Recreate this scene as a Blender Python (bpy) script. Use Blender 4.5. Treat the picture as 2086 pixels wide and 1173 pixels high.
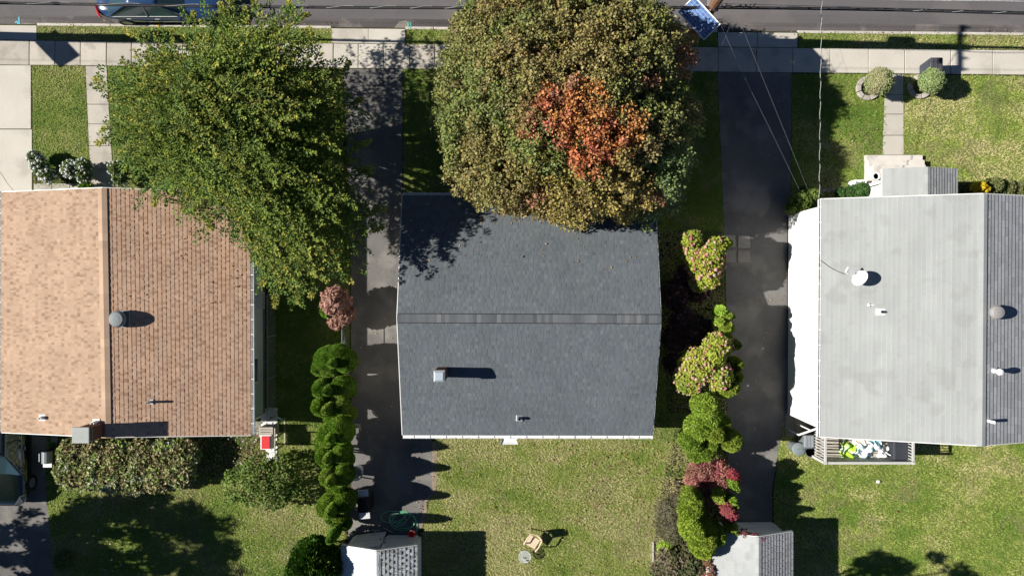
import bpy, math, random
import numpy as np
from mathutils import Vector
for o in list(bpy.data.objects): bpy.data.objects.remove(o)
SC = bpy.context.scene
COL = SC.collection
PI = math.pi
random.seed(7); RS = np.random.RandomState(11)

# ------------------------------------------------------------------ camera, sky, sun, exposure
CH = 30.1                                   # drone height in metres
cam_d = bpy.data.cameras.new('camera'); cam = bpy.data.objects.new('camera', cam_d); COL.objects.link(cam)
cam.location = (0, 0, CH); cam.rotation_euler = (0, 0, 0)
cam_d.sensor_width = 36; cam_d.lens = 36 * 1505 / 2086; cam_d.clip_end = 2000
SC.camera = cam
SUN_EL, SUN_AZ = math.radians(36), math.radians(1.3)
world = bpy.data.worlds.new('World'); SC.world = world; world.use_nodes = True
wn = world.node_tree.nodes; wl = world.node_tree.links
sky = wn.new('ShaderNodeTexSky'); sky.sky_type = 'NISHITA'; sky.sun_disc = False
sky.sun_elevation = SUN_EL; sky.altitude = 1200; sky.air_density = 0.55; sky.dust_density = 0.0; sky.ozone_density = 3.0
wn['Background'].inputs[1].default_value = 0.05
wl.new(sky.outputs[0], wn['Background'].inputs[0])
sun_d = bpy.data.lights.new('sun', 'SUN'); sun = bpy.data.objects.new('sun', sun_d); COL.objects.link(sun)
sun_d.energy = 5.0; sun_d.angle = math.radians(0.53); sun_d.color = (1.0, 0.945, 0.87)
sdir = Vector((math.cos(SUN_AZ) * math.cos(SUN_EL), -math.sin(SUN_AZ) * math.cos(SUN_EL), -math.sin(SUN_EL)))
sun.rotation_euler = sdir.to_track_quat('-Z', 'Y').to_euler(); sun.location = (-30, 0, 30)
sky.sun_rotation = math.atan2(-sdir.x, -sdir.y)      # sky sun azimuth, clockwise from +Y
vs = SC.view_settings; vs.view_transform = 'Standard'; vs.look = 'None'; vs.gamma = 1; vs.use_curve_mapping = False
vs.exposure = 0.62

# ------------------------------------------------------------------ helpers
def W(px, py, h=0.0):
    """place measured on the survey photograph -> metres, for something h metres above the ground"""
    k = (CH - h) / 1505.0
    return ((px - 1043) * k, (586.5 - py) * k)
def W3(px, py, h=0.0):
    x, y = W(px, py, h); return (x, y, h)
def PX(x, y, z):
    k = 1505.0 / (CH - z); return 1043 + x * k, 586.5 - y * k
def SY(x, y0): return y0 + 0.0098 * x        # the street runs very slightly askew
ORG = {}
def org(p): return ORG.get(p.name, (0, 0, 0)) if p else (0, 0, 0)
def thing(name, label, cat, loc=(0, 0, 0), group=None, kind=None):
    o = bpy.data.objects.new(name, None); COL.objects.link(o); o.location = loc; ORG[o.name] = tuple(loc)
    o.empty_display_size = .2
    o['label'] = label; o['category'] = cat
    if group: o['group'] = group
    if kind: o['kind'] = kind
    return o
def tag(o, label=None, cat=None, group=None, kind=None):
    if label: o['label'] = label
    if cat: o['category'] = cat
    if group: o['group'] = group
    if kind: o['kind'] = kind
    return o
def finish(name, me, mat, parent=None, smooth=False, kind=None):
    o = bpy.data.objects.new(name, me); COL.objects.link(o)
    if mat: me.materials.append(mat)
    if parent: o.parent = parent; ORG[o.name] = org(parent)
    me.polygons.foreach_set('use_smooth', np.full(len(me.polygons), bool(smooth), dtype=bool))
    if kind: o['kind'] = kind
    return o
def np_mesh(name, V, F, mat, parent=None, col=None, smooth=False, kind=None):
    V = np.asarray(V, dtype=np.float64).reshape(-1, 3) - np.array(org(parent))
    F = np.asarray(F, dtype=np.int32); k = F.shape[1]
    me = bpy.data.meshes.new(name)
    me.vertices.add(len(V)); me.vertices.foreach_set('co', V.astype(np.float32).ravel())
    me.loops.add(F.size); me.loops.foreach_set('vertex_index', F.ravel())
    me.polygons.add(len(F)); me.polygons.foreach_set('loop_start', np.arange(0, F.size, k, dtype=np.int32))
    me.polygons.foreach_set('loop_total', np.full(len(F), k, dtype=np.int32))
    if col is not None:
        a = me.color_attributes.new('tint', 'FLOAT_COLOR', 'POINT')
        c = np.ones((len(V), 4), dtype=np.float32); c[:, :3] = col; a.data.foreach_set('color', c.ravel())
    me.update(calc_edges=True); me.validate()
    return finish(name, me, mat, parent, smooth, kind)
class MB:
    def __init__(s): s.v = []; s.f = []; s.c = []; s.cur = (1, 1, 1); s.any = False
    def color(s, c): s.cur = c; s.any = True; return s
    def add(s, vs, fs):
        n = len(s.v); s.v += [tuple(p) for p in vs]; s.c += [s.cur] * len(vs)
        s.f += [tuple(n + i for i in f) for f in fs]; return s
    def quad(s, a, b, c, d): return s.add([a, b, c, d], [(0, 1, 2, 3)])
    def box(s, x0, y0, z0, x1, y1, z1, rot=0, piv=None):
        vs = [(x0,y0,z0),(x1,y0,z0),(x1,y1,z0),(x0,y1,z0),(x0,y0,z1),(x1,y0,z1),(x1,y1,z1),(x0,y1,z1)]
        if rot:
            cx, cy = piv or ((x0+x1)/2, (y0+y1)/2); c, q = math.cos(rot), math.sin(rot)
            vs = [(cx+(x-cx)*c-(y-cy)*q, cy+(x-cx)*q+(y-cy)*c, z) for x, y, z in vs]
        return s.add(vs, [(0,3,2,1),(4,5,6,7),(0,1,5,4),(1,2,6,5),(2,3,7,6),(3,0,4,7)])
    def cbox(s, c, sx, sy, z0, z1, rot=0):
        return s.box(c[0]-sx/2, c[1]-sy/2, z0, c[0]+sx/2, c[1]+sy/2, z1, rot)
    def prism(s, poly, z0, z1):
        n = len(poly); a = sum(poly[i][0]*poly[(i+1)%n][1]-poly[(i+1)%n][0]*poly[i][1] for i in range(n))
        if a < 0: poly = poly[::-1]
        vs = [(x, y, z0) for x, y in poly] + [(x, y, z1) for x, y in poly]
        fs = [tuple(range(n-1, -1, -1)), tuple(range(n, 2*n))] + [(i, (i+1) % n, n+(i+1) % n, n+i) for i in range(n)]
        return s.add(vs, fs)
    def tube(s, pts, r, n=6, cap=True):
        pts = [Vector(p) for p in pts]; m = len(pts); rs = r if isinstance(r, (list, tuple)) else [r]*m
        vs = []; up = Vector((0, 0, 1)); last = None
        for i, p in enumerate(pts):
            d = (pts[min(i+1, m-1)] - pts[max(i-1, 0)]).normalized()
            if last is None:
                a = d.cross(up if abs(d.z) < .9 else Vector((1, 0, 0))).normalized()
            else: a = (last - d*last.dot(d)).normalized()
            last = a; b = d.cross(a)
            for k in range(n):
                t = 2*PI*k/n; vs.append(p + (a*math.cos(t) + b*math.sin(t))*rs[i])
        fs = [(i*n+k, i*n+(k+1) % n, (i+1)*n+(k+1) % n, (i+1)*n+k) for i in range(m-1) for k in range(n)]
        if cap: fs += [tuple(range(n-1, -1, -1)), tuple(range((m-1)*n, m*n))]
        return s.add(vs, fs)
    def lathe(s, c, prof, n=20, sx=1, sy=1):
        vs = [(c[0]+r*math.cos(2*PI*k/n)*sx, c[1]+r*math.sin(2*PI*k/n)*sy, c[2]+z) for r, z in prof for k in range(n)]
        m = len(prof)
        fs = [(i*n+k, i*n+(k+1) % n, (i+1)*n+(k+1) % n, (i+1)*n+k) for i in range(m-1) for k in range(n)]
        fs += [tuple(range(n-1, -1, -1)), tuple(range((m-1)*n, m*n))]
        return s.add(vs, fs)
    def build(s, name, mat, parent=None, smooth=False, kind=None, bevel=0, sub=0):
        o0 = org(parent)
        me = bpy.data.meshes.new(name)
        me.from_pydata([(x-o0[0], y-o0[1], z-o0[2]) for x, y, z in s.v], [], s.f)
        if s.any:
            a = me.color_attributes.new('tint', 'FLOAT_COLOR', 'POINT')
            a.data.foreach_set('color', np.array([(c[0], c[1], c[2], 1) for c in s.c], dtype=np.float32).ravel())
        me.update()
        o = finish(name, me, mat, parent, smooth, kind)
        if bevel:
            b = o.modifiers.new('bevel', 'BEVEL'); b.width = bevel; b.segments = 2; b.limit_method = 'ANGLE'
        if sub:
            b = o.modifiers.new('sub', 'SUBSURF'); b.levels = sub; b.render_levels = sub
        return o
def vnoise(x, y, scale, seed=0):
    """smooth value noise 0..1 on arrays"""
    r = np.random.RandomState(seed).rand(64, 64)
    u = x*scale + 1000.3; v = y*scale + 1000.7
    i = np.floor(u).astype(int); j = np.floor(v).astype(int); fu = u-i; fv = v-j
    fu = fu*fu*(3-2*fu); fv = fv*fv*(3-2*fv)
    g = lambda a, b: r[a % 64, b % 64]
    return (g(i, j)*(1-fu)+g(i+1, j)*fu)*(1-fv) + (g(i, j+1)*(1-fu)+g(i+1, j+1)*fu)*fv
def inpoly(x, y, poly):
    c = np.zeros(x.shape, bool); n = len(poly)
    for i in range(n):
        x1, y1 = poly[i]; x2, y2 = poly[(i+1) % n]
        if y1 == y2: continue
        t = ((y1 > y) != (y2 > y)) & (x < (x2-x1)*(y-y1)/(y2-y1)+x1); c ^= t
    return c

# ------------------------------------------------------------------ materials
def M(name, color, rough=.8, metal=0, var=.12, scale=1.5, fine=.1, fscale=30, bump=0, attr=False, objr=0, trans=0, spec=.3, stain=None, coat=0, stretch=None, crack=0):
    m = bpy.data.materials.new(name); m.use_nodes = True; nt = m.node_tree; N = nt.nodes; L = nt.links
    b = N['Principled BSDF']; b.inputs['Roughness'].default_value = rough; b.inputs['Metallic'].default_value = metal
    b.inputs['Specular IOR Level'].default_value = spec; b.inputs['Coat Weight'].default_value = coat
    geo = N.new('ShaderNodeNewGeometry')
    def noise(sc, lo, hi, det=4, st=None):
        t = N.new('ShaderNodeTexNoise'); t.inputs['Scale'].default_value = sc; t.inputs['Detail'].default_value = det
        if st:
            mp = N.new('ShaderNodeVectorMath'); mp.operation = 'MULTIPLY'; mp.inputs[1].default_value = st
            L.new(geo.outputs['Position'], mp.inputs[0]); L.new(mp.outputs[0], t.inputs['Vector'])
        else: L.new(geo.outputs['Position'], t.inputs['Vector'])
        r = N.new('ShaderNodeMapRange'); r.inputs[1].default_value = .3; r.inputs[2].default_value = .7
        r.inputs[3].default_value = lo; r.inputs[4].default_value = hi; L.new(t.outputs[0], r.inputs[0]); return r.outputs[0], t
    def mul(a, bb):
        x = N.new('ShaderNodeMath'); x.operation = 'MULTIPLY'; L.new(a, x.inputs[0]); L.new(bb, x.inputs[1]); return x.outputs[0]
    n1, _ = noise(scale, 1-var, 1+var, 4, stretch); n2, t2 = noise(fscale, 1-fine, 1+fine, 2); f = mul(n1, n2)
    if objr:
        oi = N.new('ShaderNodeObjectInfo'); r = N.new('ShaderNodeMapRange'); r.inputs[3].default_value = 1-objr; r.inputs[4].default_value = 1+objr
        L.new(oi.outputs['Random'], r.inputs[0]); f = mul(f, r.outputs[0])
    vm = N.new('ShaderNodeVectorMath'); vm.operation = 'SCALE'; L.new(f, vm.inputs['Scale'])
    if crack:
        ns, tn = noise(1.3, 0, 1, 4); ad = N.new('ShaderNodeVectorMath'); ad.operation = 'MULTIPLY_ADD'; L.new(tn.outputs[1], ad.inputs[0]); ad.inputs[1].default_value = (.9, .9, 0); L.new(geo.outputs['Position'], ad.inputs[2])
        vo = N.new('ShaderNodeTexVoronoi'); vo.feature = 'DISTANCE_TO_EDGE'; vo.inputs['Scale'].default_value = .42; L.new(ad.outputs[0], vo.inputs['Vector'])
        mr = N.new('ShaderNodeMapRange'); mr.inputs[1].default_value = 0; mr.inputs[2].default_value = .008; mr.inputs[3].default_value = 1-crack; mr.inputs[4].default_value = 1; L.new(vo.outputs['Distance'], mr.inputs[0]); f = mul(f, mr.outputs[0])
    if attr:
        at = N.new('ShaderNodeAttribute'); at.attribute_name = 'tint'; L.new(at.outputs['Color'], vm.inputs[0])
    else: vm.inputs[0].default_value = color[:3]
    out = vm.outputs[0]
    if stain:      # (colour, scale, threshold, strength) patches of dirt or wear
        s, _ = noise(stain[1], 0, 1, 6)
        r = N.new('ShaderNodeMapRange'); r.inputs[1].default_value = stain[2]; r.inputs[2].default_value = min(stain[2]+.25, 1)
        r.inputs[3].default_value = 0; r.inputs[4].default_value = stain[3]; L.new(s, r.inputs[0])
        mx = N.new('ShaderNodeMix'); mx.data_type = 'RGBA'; L.new(r.outputs[0], mx.inputs[0]); L.new(out, mx.inputs[6])
        mx.inputs[7].default_value = (*stain[0], 1); out = mx.outputs[2]
    L.new(out, b.inputs['Base Color'])
    if bump:
        bp = N.new('ShaderNodeBump'); bp.inputs['Strength'].default_value = bump; bp.inputs['Distance'].default_value = .02
        L.new(t2.outputs[0], bp.inputs['Height']); L.new(bp.outputs[0], b.inputs['Normal'])
    if trans:
        tr = N.new('ShaderNodeBsdfTranslucent'); L.new(out, tr.inputs[0]); mx = N.new('ShaderNodeMixShader'); mx.inputs[0].default_value = trans
        L.new(b.outputs[0], mx.inputs[1]); L.new(tr.outputs[0], mx.inputs[2]); L.new(mx.outputs[0], N['Material Output'].inputs[0])
    return m
def ramp_ground(name, stops, s1, s2, s3, bump=.6, rough=.95):
    m = bpy.data.materials.new(name); m.use_nodes = True; nt = m.node_tree; N = nt.nodes; L = nt.links
    b = N['Principled BSDF']; b.inputs['Roughness'].default_value = rough; b.inputs['Specular IOR Level'].default_value = .1
    geo = N.new('ShaderNodeNewGeometry'); acc = None
    for sc, w in ((s1, .5), (s2, .3), (s3, .2)):
        t = N.new('ShaderNodeTexNoise'); t.inputs['Scale'].default_value = sc; t.inputs['Detail'].default_value = 5
        L.new(geo.outputs['Position'], t.inputs['Vector'])
        x = N.new('ShaderNodeMath'); x.operation = 'MULTIPLY_ADD'; L.new(t.outputs[0], x.inputs[0]); x.inputs[1].default_value = w
        if acc: L.new(acc, x.inputs[2])
        else: x.inputs[2].default_value = 0
        acc = x.outputs[0]
    cr = N.new('ShaderNodeValToRGB'); L.new(acc, cr.inputs[0]); e = cr.color_ramp.elements
    while len(e) < len(stops): e.new(.5)
    for i, (p, c) in enumerate(stops): e[i].position = p; e[i].color = (*c, 1)
    L.new(cr.outputs[0], b.inputs['Base Color'])
    bp = N.new('ShaderNodeBump'); bp.inputs['Strength'].default_value = bump; bp.inputs['Distance'].default_value = .04
    L.new(t.outputs[0], bp.inputs['Height']); L.new(bp.outputs[0], b.inputs['Normal'])
    return m
m_soil = ramp_ground('soil', [(.38, (.035, .03, .02)), (.5, (.05, .06, .02)), (.62, (.09, .085, .045))], .7, 5, 30)
m_lawn = ramp_ground('lawn', [(.36, (.09, .15, .022)), (.5, (.15, .19, .042)), (.64, (.25, .25, .1))], .6, 4, 28)
m_mulch = ramp_ground('mulch', [(.38, (.02, .015, .012)), (.5, (.045, .035, .026)), (.62, (.11, .09, .07))], 2, 9, 30)
m_road = M('road_asphalt', (.125, .118, .122), .9, var=.16, scale=1.6, stretch=(.05, 1, 1), fine=.14, fscale=45, bump=.3, crack=.2, stain=((.17, .155, .145), .5, .55, .4))
m_roadpatch = M('road_asphalt_old', (.1, .092, .09), .9, var=.3, scale=2.2, stretch=(.1, 1, 1), fine=.15, fscale=40, bump=.3, stain=((.2, .18, .165), .9, .6, .7))
m_asph_up = M('driveway_asphalt', (.1, .1, .106), .95, var=.15, scale=.7, fine=.16, fscale=40, bump=.4, stain=((.1, .098, .096), .6, .55, .5))
m_asph = M('driveway_asphalt_worn', (.15, .145, .138), .95, var=.16, scale=.9, fine=.16, fscale=38, bump=.4, stain=((.25, .238, .215), .7, .5, .65), crack=.45)
m_asph_up = m_asph
m_conc = M('concrete', (.46, .425, .365), .9, var=.08, scale=1.2, fine=.06, fscale=25, bump=.15, objr=.1, stain=((.3, .27, .23), 1.6, .55, .5))
m_conc_lt = M('concrete_light', (.52, .49, .43), .9, var=.07, scale=.8, fine=.05, fscale=25, bump=.12, objr=.06, stain=((.37, .34, .29), .9, .6, .55))
m_kerb = M('kerb_stone', (.5, .47, .41), .9, var=.12, scale=3, fine=.1, bump=.2, objr=.08)
m_step = M('porch_concrete', (.62, .59, .54), .85, var=.06, scale=2, fine=.05, stain=((.4, .37, .32), 2.2, .62, .5))
m_white = M('white_paint', (.8, .8, .78), .5, var=.03, scale=2, fine=.03)
m_gutter = M('white_metal', (.75, .76, .76), .35, var=.06, scale=3, spec=.5, stain=((.4, .38, .33), 4, .7, .5))
m_siding = M('white_siding', (.8, .8, .78), .6, var=.03, scale=2, fine=.02)
m_siding_g = M('green_grey_siding', (.6, .64, .62), .6, var=.05, scale=2, fine=.03)
m_siding_b = M('cream_siding', (.6, .57, .5), .6, var=.05, scale=2, fine=.03)
m_found = M('foundation', (.16, .15, .14), .9, var=.2)
m_glass = M('window_glass', (.03, .035, .04), .06, var=0, fine=0, spec=.8)
m_blind = M('white_blind', (.7, .7, .68), .4, var=.02)
m_shingle = M('shingle', (1, 1, 1), .95, var=.07, scale=.9, fine=.16, fscale=55, bump=.3, attr=True)
m_shingle3 = M('shingle_streaked', (1, 1, 1), .95, var=.07, scale=.5, fine=.1, fscale=50, bump=.3, attr=True, stain=((.26, .27, .26), 1.4, .62, .38))
m_ridge3 = M('ridge_shingle_grey', (1, 1, 1), .95, var=.04, fine=.08, fscale=55, attr=True, objr=.03)
m_ridge = M('ridge_shingle', (1, 1, 1), .95, var=.05, fine=.12, fscale=55, attr=True, objr=.16)
m_leaf = M('leaves', (1, 1, 1), .6, var=.06, scale=2, fine=.1, fscale=20, attr=True, trans=.2, spec=.2)
m_conifer = M('scale_leaves', (1, 1, 1), .7, var=.08, scale=3, fine=.1, fscale=20, attr=True, trans=.12, spec=.2)
m_flower = M('petals', (1, 1, 1), .7, var=.05, attr=True, trans=.2)
m_blade = M('grass_blades', (1, 1, 1), .7, var=.04, attr=True, trans=.2, spec=.2)
m_bark = M('bark', (.07, .055, .042), .95, var=.25, scale=6, fine=.25, bump=.6)
m_pole = M('pole_wood', (.2, .105, .06), .9, var=.2, scale=5, fine=.2, bump=.5)
m_cable = M('black_cable', (.02, .02, .022), .5, var=.1)
m_wire_g = M('grey_wire', (.13, .13, .135), .6)
m_cable_w = M('pale_cable', (.55, .56, .56), .4, var=.3, scale=8)
m_metal = M('galvanised_metal', (.5, .53, .55), .35, metal=.6, var=.1)
m_alu = M('aluminium', (.75, .77, .78), .35, metal=.3, var=.05)
m_grey = M('grey_plastic', (.16, .18, .19), .45, var=.08, spec=.4)
m_dgrey = M('dark_plastic', (.04, .045, .055), .45, var=.1, spec=.4)
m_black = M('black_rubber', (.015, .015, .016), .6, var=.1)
m_red = M('red_plastic', (.62, .035, .04), .4, var=.05, spec=.4)
m_tan = M('tan_plastic', (.62, .5, .36), .45, var=.04, spec=.3)
m_brick = M('brick', (.17, .07, .045), .9, var=.15, fine=.15, objr=.2)
m_mortar = M('mortar', (.2, .17, .14), .95)
m_wood = M('grey_wood', (.42, .38, .33), .9, var=.12, scale=4, fine=.15, objr=.14)
m_stone = M('edging_stone', (.4, .37, .33), .95, var=.12, scale=5, fine=.15, bump=.4, objr=.12)
m_paver = M('paver', (.3, .28, .25), .95, var=.15, scale=3, fine=.1, bump=.3, objr=.12)
m_gravelw = M('white_stone', (.78, .78, .76), .8, var=.1, fine=.1, objr=.08, attr=True)
m_panel = M('solar_cell', (.1, .19, .42), .12, var=.15, scale=3, spec=.7, objr=.2)
m_hose = M('green_hose', (.25, .75, .42), .4, var=.08)
m_blue = M('car_paint_blue', (.02, .055, .14), .2, var=.02, spec=.6, coat=1, fine=0)
m_green = M('car_paint_green', (.004, .009, .008), .22, var=.02, spec=.6, coat=1, fine=0)
m_carglass = M('car_glass', (.03, .06, .07), .08, var=0, fine=0, spec=.9)
m_rim = M('wheel_rim', (.45, .46, .47), .3, metal=.7, var=.05)
m_lamp_r = M('tail_lamp', (.5, .02, .03), .15, var=0, spec=.6)
m_lamp_c = M('head_lamp', (.12, .13, .13), .1, var=0, spec=.8)
m_pb = M('marking_blue', (.15, .5, .65), .9, var=.15, scale=8)
m_pg = M('marking_green', (.12, .42, .34), .9, var=.15, scale=8)
m_py = M('marking_yellow', (.8, .5, .03), .9, var=.15, scale=8)
m_cloth = M('cloth', (1, 1, 1), .85, var=.05, attr=True)
m_felt = M('roof_felt', (.05, .045, .04), .95)
m_rail = M('rail_paint', (.5, .5, .48), .6, var=.05)
m_dark = M('dark_gap', (.02, .02, .02), .9)
def glass_mat():
    m = bpy.data.materials.new('table_glass'); m.use_nodes = True; N = m.node_tree.nodes; L = m.node_tree.links
    b = N['Principled BSDF']; b.inputs['Base Color'].default_value = (.5, .55, .53, 1); b.inputs['Roughness'].default_value = .15
    t = N.new('ShaderNodeBsdfTransparent'); x = N.new('ShaderNodeMixShader'); x.inputs[0].default_value = .38
    L.new(t.outputs[0], x.inputs[1]); L.new(b.outputs[0], x.inputs[2]); L.new(x.outputs[0], N['Material Output'].inputs[0]); return m
m_tglass = glass_mat()

# ------------------------------------------------------------------ ground, road, pavement
def sheet(name, poly, z, mat, world_xy=False, label=None):
    pts = poly if world_xy else [W(*p) for p in poly]
    n = len(pts); a = sum(pts[i][0]*pts[(i+1) % n][1]-pts[(i+1) % n][0]*pts[i][1] for i in range(n))
    if a < 0: pts = pts[::-1]
    o = MB().add([(x, y, z) for x, y in pts], [tuple(range(n))]).build(name, mat, kind='structure')
    if label: o['label'] = label
    return o
sheet('ground', [(-400, -400), (400, -400), (400, 400), (-400, 400)], -.16, m_soil, True)
ky = lambda x: W(x, SY(x, 52.5))[1]
sheet('yard', [(-70, -60), (70, -60), (70, W(0, SY(4543, 49))[1]), (-70, W(0, SY(-2457, 49))[1])], -.004, m_soil, True)
sheet('road', [W(-2457, SY(-2457, 54)), W(4543, SY(4543, 54)), (70, 19.8), (-70, 21.3)], -.12, m_road, True)
sheet('road_edge_strip', [W(-2457, SY(-2457, 54)), W(4543, SY(4543, 54)), W(4543, SY(4543, 29)), W(-2457, SY(-2457, 29))], -.116, m_roadpatch, True)
sheet('far_verge', [(-70, 21.4), (70, 19.9), (70, 60), (-70, 60)], -.004, m_lawn, True)
MB().add([(-70, 21.3, -.15), (70, 19.8, -.15), (70, 19.8, 0), (-70, 21.3, 0), (-70, 21.4, 0), (70, 19.9, 0)],
         [(0, 1, 2, 3), (3, 2, 5, 4)]).build('far_kerb', m_kerb, kind='structure')
TH = -math.atan(.0098)
def slab_mesh(w, d, z0, z1, ch=.012):
    b = MB(); x, y = w/2, d/2
    v = [(-x, -y, z0), (x, -y, z0), (x, y, z0), (-x, y, z0), (-x, -y, z1-ch), (x, -y, z1-ch), (x, y, z1-ch), (-x, y, z1-ch),
         (-x+ch, -y+ch, z1), (x-ch, -y+ch, z1), (x-ch, y-ch, z1), (-x+ch, y-ch, z1)]
    f = [(0, 3, 2, 1)] + [(i, (i+1) % 4, 4+(i+1) % 4, 4+i) for i in range(4)] + [(4+i, 4+(i+1) % 4, 8+(i+1) % 4, 8+i) for i in range(4)] + [(8, 9, 10, 11)]
    b.add(v, f); me = bpy.data.meshes.new('slab'); me.from_pydata(b.v, [], b.f); me.update(); return me
MC = {}
def piece(name, x, y, w, d, z0, z1, rot, mat, parent, ch=.012, jit=.004):
    key = (round(w, 2), round(d, 2), z0, z1, mat.name)
    if key not in MC:
        MC[key] = slab_mesh(key[0], key[1], z0, z1, ch); MC[key].materials.append(mat)
    o = bpy.data.objects.new(name, MC[key]); COL.objects.link(o); o.parent = parent; q = org(parent)
    o.location = (x-q[0], y-q[1], random.uniform(-jit, jit)); o.rotation_euler = (random.uniform(-jit, jit)*.5, random.uniform(-jit, jit)*.5, rot); return o
def structroot(name):
    o = bpy.data.objects.new(name, None); COL.objects.link(o); o['kind'] = 'structure'; ORG[o.name] = (0, 0, 0); return o
# pavement slabs
sw = structroot('sidewalk')
js = [-1000+52.3*i for i in range(20)] + [60, 112, 164, 217, 268, 320, 372, 424, 476, 528, 580, 630, 679, 730, 782, 835, 886, 938, 990, 1042, 1094, 1146,
     1198, 1250, 1302, 1354, 1408, 1463, 1541, 1615, 1691, 1769, 1843, 1937, 2022, 2105, 2190, 2275, 2360, 2450, 2540, 2630]
js = sorted(set(js))
js = [j for j in js if j <= 8 or j >= 60]
for a, b in zip(js[:-1], js[1:]):
    cx = (a+b)/2; y0 = SY(cx, 82.5); y1 = SY(cx, 132.2); x, y = W(cx, (y0+y1)/2)
    piece('slab', x, y, (b-a)/50-.025, (y1-y0)/50, -.08, .014, TH, m_conc_lt if a > 1600 or 675 < a < 834 else m_conc, sw)
kb = structroot('kerb')
for x0, x1, step in ((75, 675, 72), (826, 1462, 60), (1625, 2700, 76)):
    n = max(1, round((x1-x0)/step)); st = (x1-x0)/n
    for i in range(n):
        cx = x0+st*(i+.5); x, y = W(cx, SY(cx, 49.3)); piece('kerb_stone', x, y, st/50-.012, .125, -.16, .012, TH, m_kerb, kb, .02)
for x0, x1 in ((-1000, 75), (675, 826), (1462, 1625)):       # dropped kerb with apron behind
    ap = structroot('apron'); n = max(1, round((x1-x0)/76)); st = (x1-x0)/n
    for i in range(n):
        cx = x0+st*(i+.5); x, y = W(cx, SY(cx, 66.5)); piece('slab', x, y, st/50-.012, .6, -.14, .004, TH, m_conc_lt, ap)
# old concrete smear of the dropped kerbs on the road edge
for k, (pts) in enumerate(([(-200, 51.5), (64, 53), (72, 48), (50, 45), (20, 49), (-200, 49)], [(676, 54), (700, 62), (790, 66), (826, 58), (836, 46), (826, 40), (812, 43), (800, 58), (740, 60)])):
    sheet('road_patch', pts, -.111, M('worn_concrete', (.24, .215, .19), .95, var=.2, scale=2, fine=.12), False)
# utility markings sprayed on the road edge and kerb
def marking(label, lines, z, mat, w=.05):
    b = MB()
    for li in lines:
        pts = [W(*p) for p in li]
        for (xa, ya), (xb, yb) in zip(pts[:-1], pts[1:]):
            d = math.hypot(xb-xa, yb-ya); nx, ny = -(yb-ya)/d*w/2, (xb-xa)/d*w/2
            b.add([(xa+nx, ya+ny, z), (xa-nx, ya-ny, z), (xb-nx, yb-ny, z), (xb+nx, yb+ny, z)], [(0, 1, 2, 3)]); z += .0004
    return tag(b.build('road_marking', mat), label, 'road marking')
marking('pale blue sprayed utility line with a small hook on the road edge', [[(35, 33), (35.8, 53)], [(28, 45.5), (29, 43), (31, 42.5), (32.5, 44), (32.5, 47.5), (34.5, 50)]], -.104, m_pb, .055)
marking('green sprayed figures 5 and 1 beside the kerb end', [[(833, 44.5), (829, 44.5), (829, 47.5), (832, 48.5), (831.5, 51.5), (828.5, 52)], [(836, 45), (836.3, 53)]], -.104, m_pg, .045)
o = marking('short yellow sprayed line running down the road edge by the blue car', [[(322.5, 33), (322.6, 48.5)]], -.104, m_py, .055)
b = MB()
x, y = W(322.9, SY(322, 49.3)); b.cbox((x, y), .06, .12, .0145, .0175)
tag(b.build('kerb_marking', m_py), 'yellow sprayed mark across the top of the kerb', 'road marking')
b = MB(); x, y = W(836.6, SY(836, 49.3)); b.cbox((x, y), .05, .12, .0145, .0175)
tag(b.build('kerb_marking', m_pg), 'green sprayed mark across the top of the kerb', 'road marking')

# driveways and paths
LDW = structroot('concrete_driveway')
for px0, px1, py0, py1 in ((-90, 63.5, 133.5, 262.5), (-90, 65.5, 264, 392), (-245, -91, 134, 262.5), (-245, -91, 264, 392)):
    (x0, y0), (x1, y1) = W(px0, py0), W(px1, py1)
    piece('slab', (x0+x1)/2, (y0+y1)/2, x1-x0, y0-y1, -.08, .01, 0, m_conc_lt, LDW, jit=.001)
b = MB()
for pts in ([(0, 350), (8, 362), (14, 372), (24, 384), (34, 398)], [(-60, 300), (-30, 330), (0, 350)]):
    for p, q in zip(pts[:-1], pts[1:]):
        (xa, ya), (xb, yb) = W(*p), W(*q); b.add([(xa-.006, ya, .0135), (xb-.006, yb, .0135), (xb+.008, yb, .0135), (xa+.008, ya, .0135)], [(0, 1, 2, 3)])
b.build('crack', m_dark, LDW)
sheet('rear_driveway', [(-200, 845), (106, 845), (98, 905), (93, 960), (95, 1010), (104, 1100), (112, 1250), (-200, 1250)], .004, m_asph)
sheet('middle_driveway', [(700, 141), (820, 142), (820, 505), (715, 500)], .008, m_asph_up)
sheet('middle_driveway_rear', [(715, 500), (820, 505), (822, 850), (876, 862), (881, 900), (878, 960), (880, 1004), (862, 1022), (858, 1050), (852, 1078), (850, 1110), (708, 1110), (716, 1000)], .008, m_asph)
sheet('right_driveway', [(1462, 147), (1613, 149), (1610, 430), (1604, 445), (1474, 446)], .008, m_asph_up)
sheet('right_driveway_rear', [(1474, 446), (1604, 445), (1603, 860), (1590, 895), (1582, 940), (1572, 1000), (1574, 1090), (1484, 1092), (1482, 900), (1478, 560)], .008, m_asph)
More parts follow.
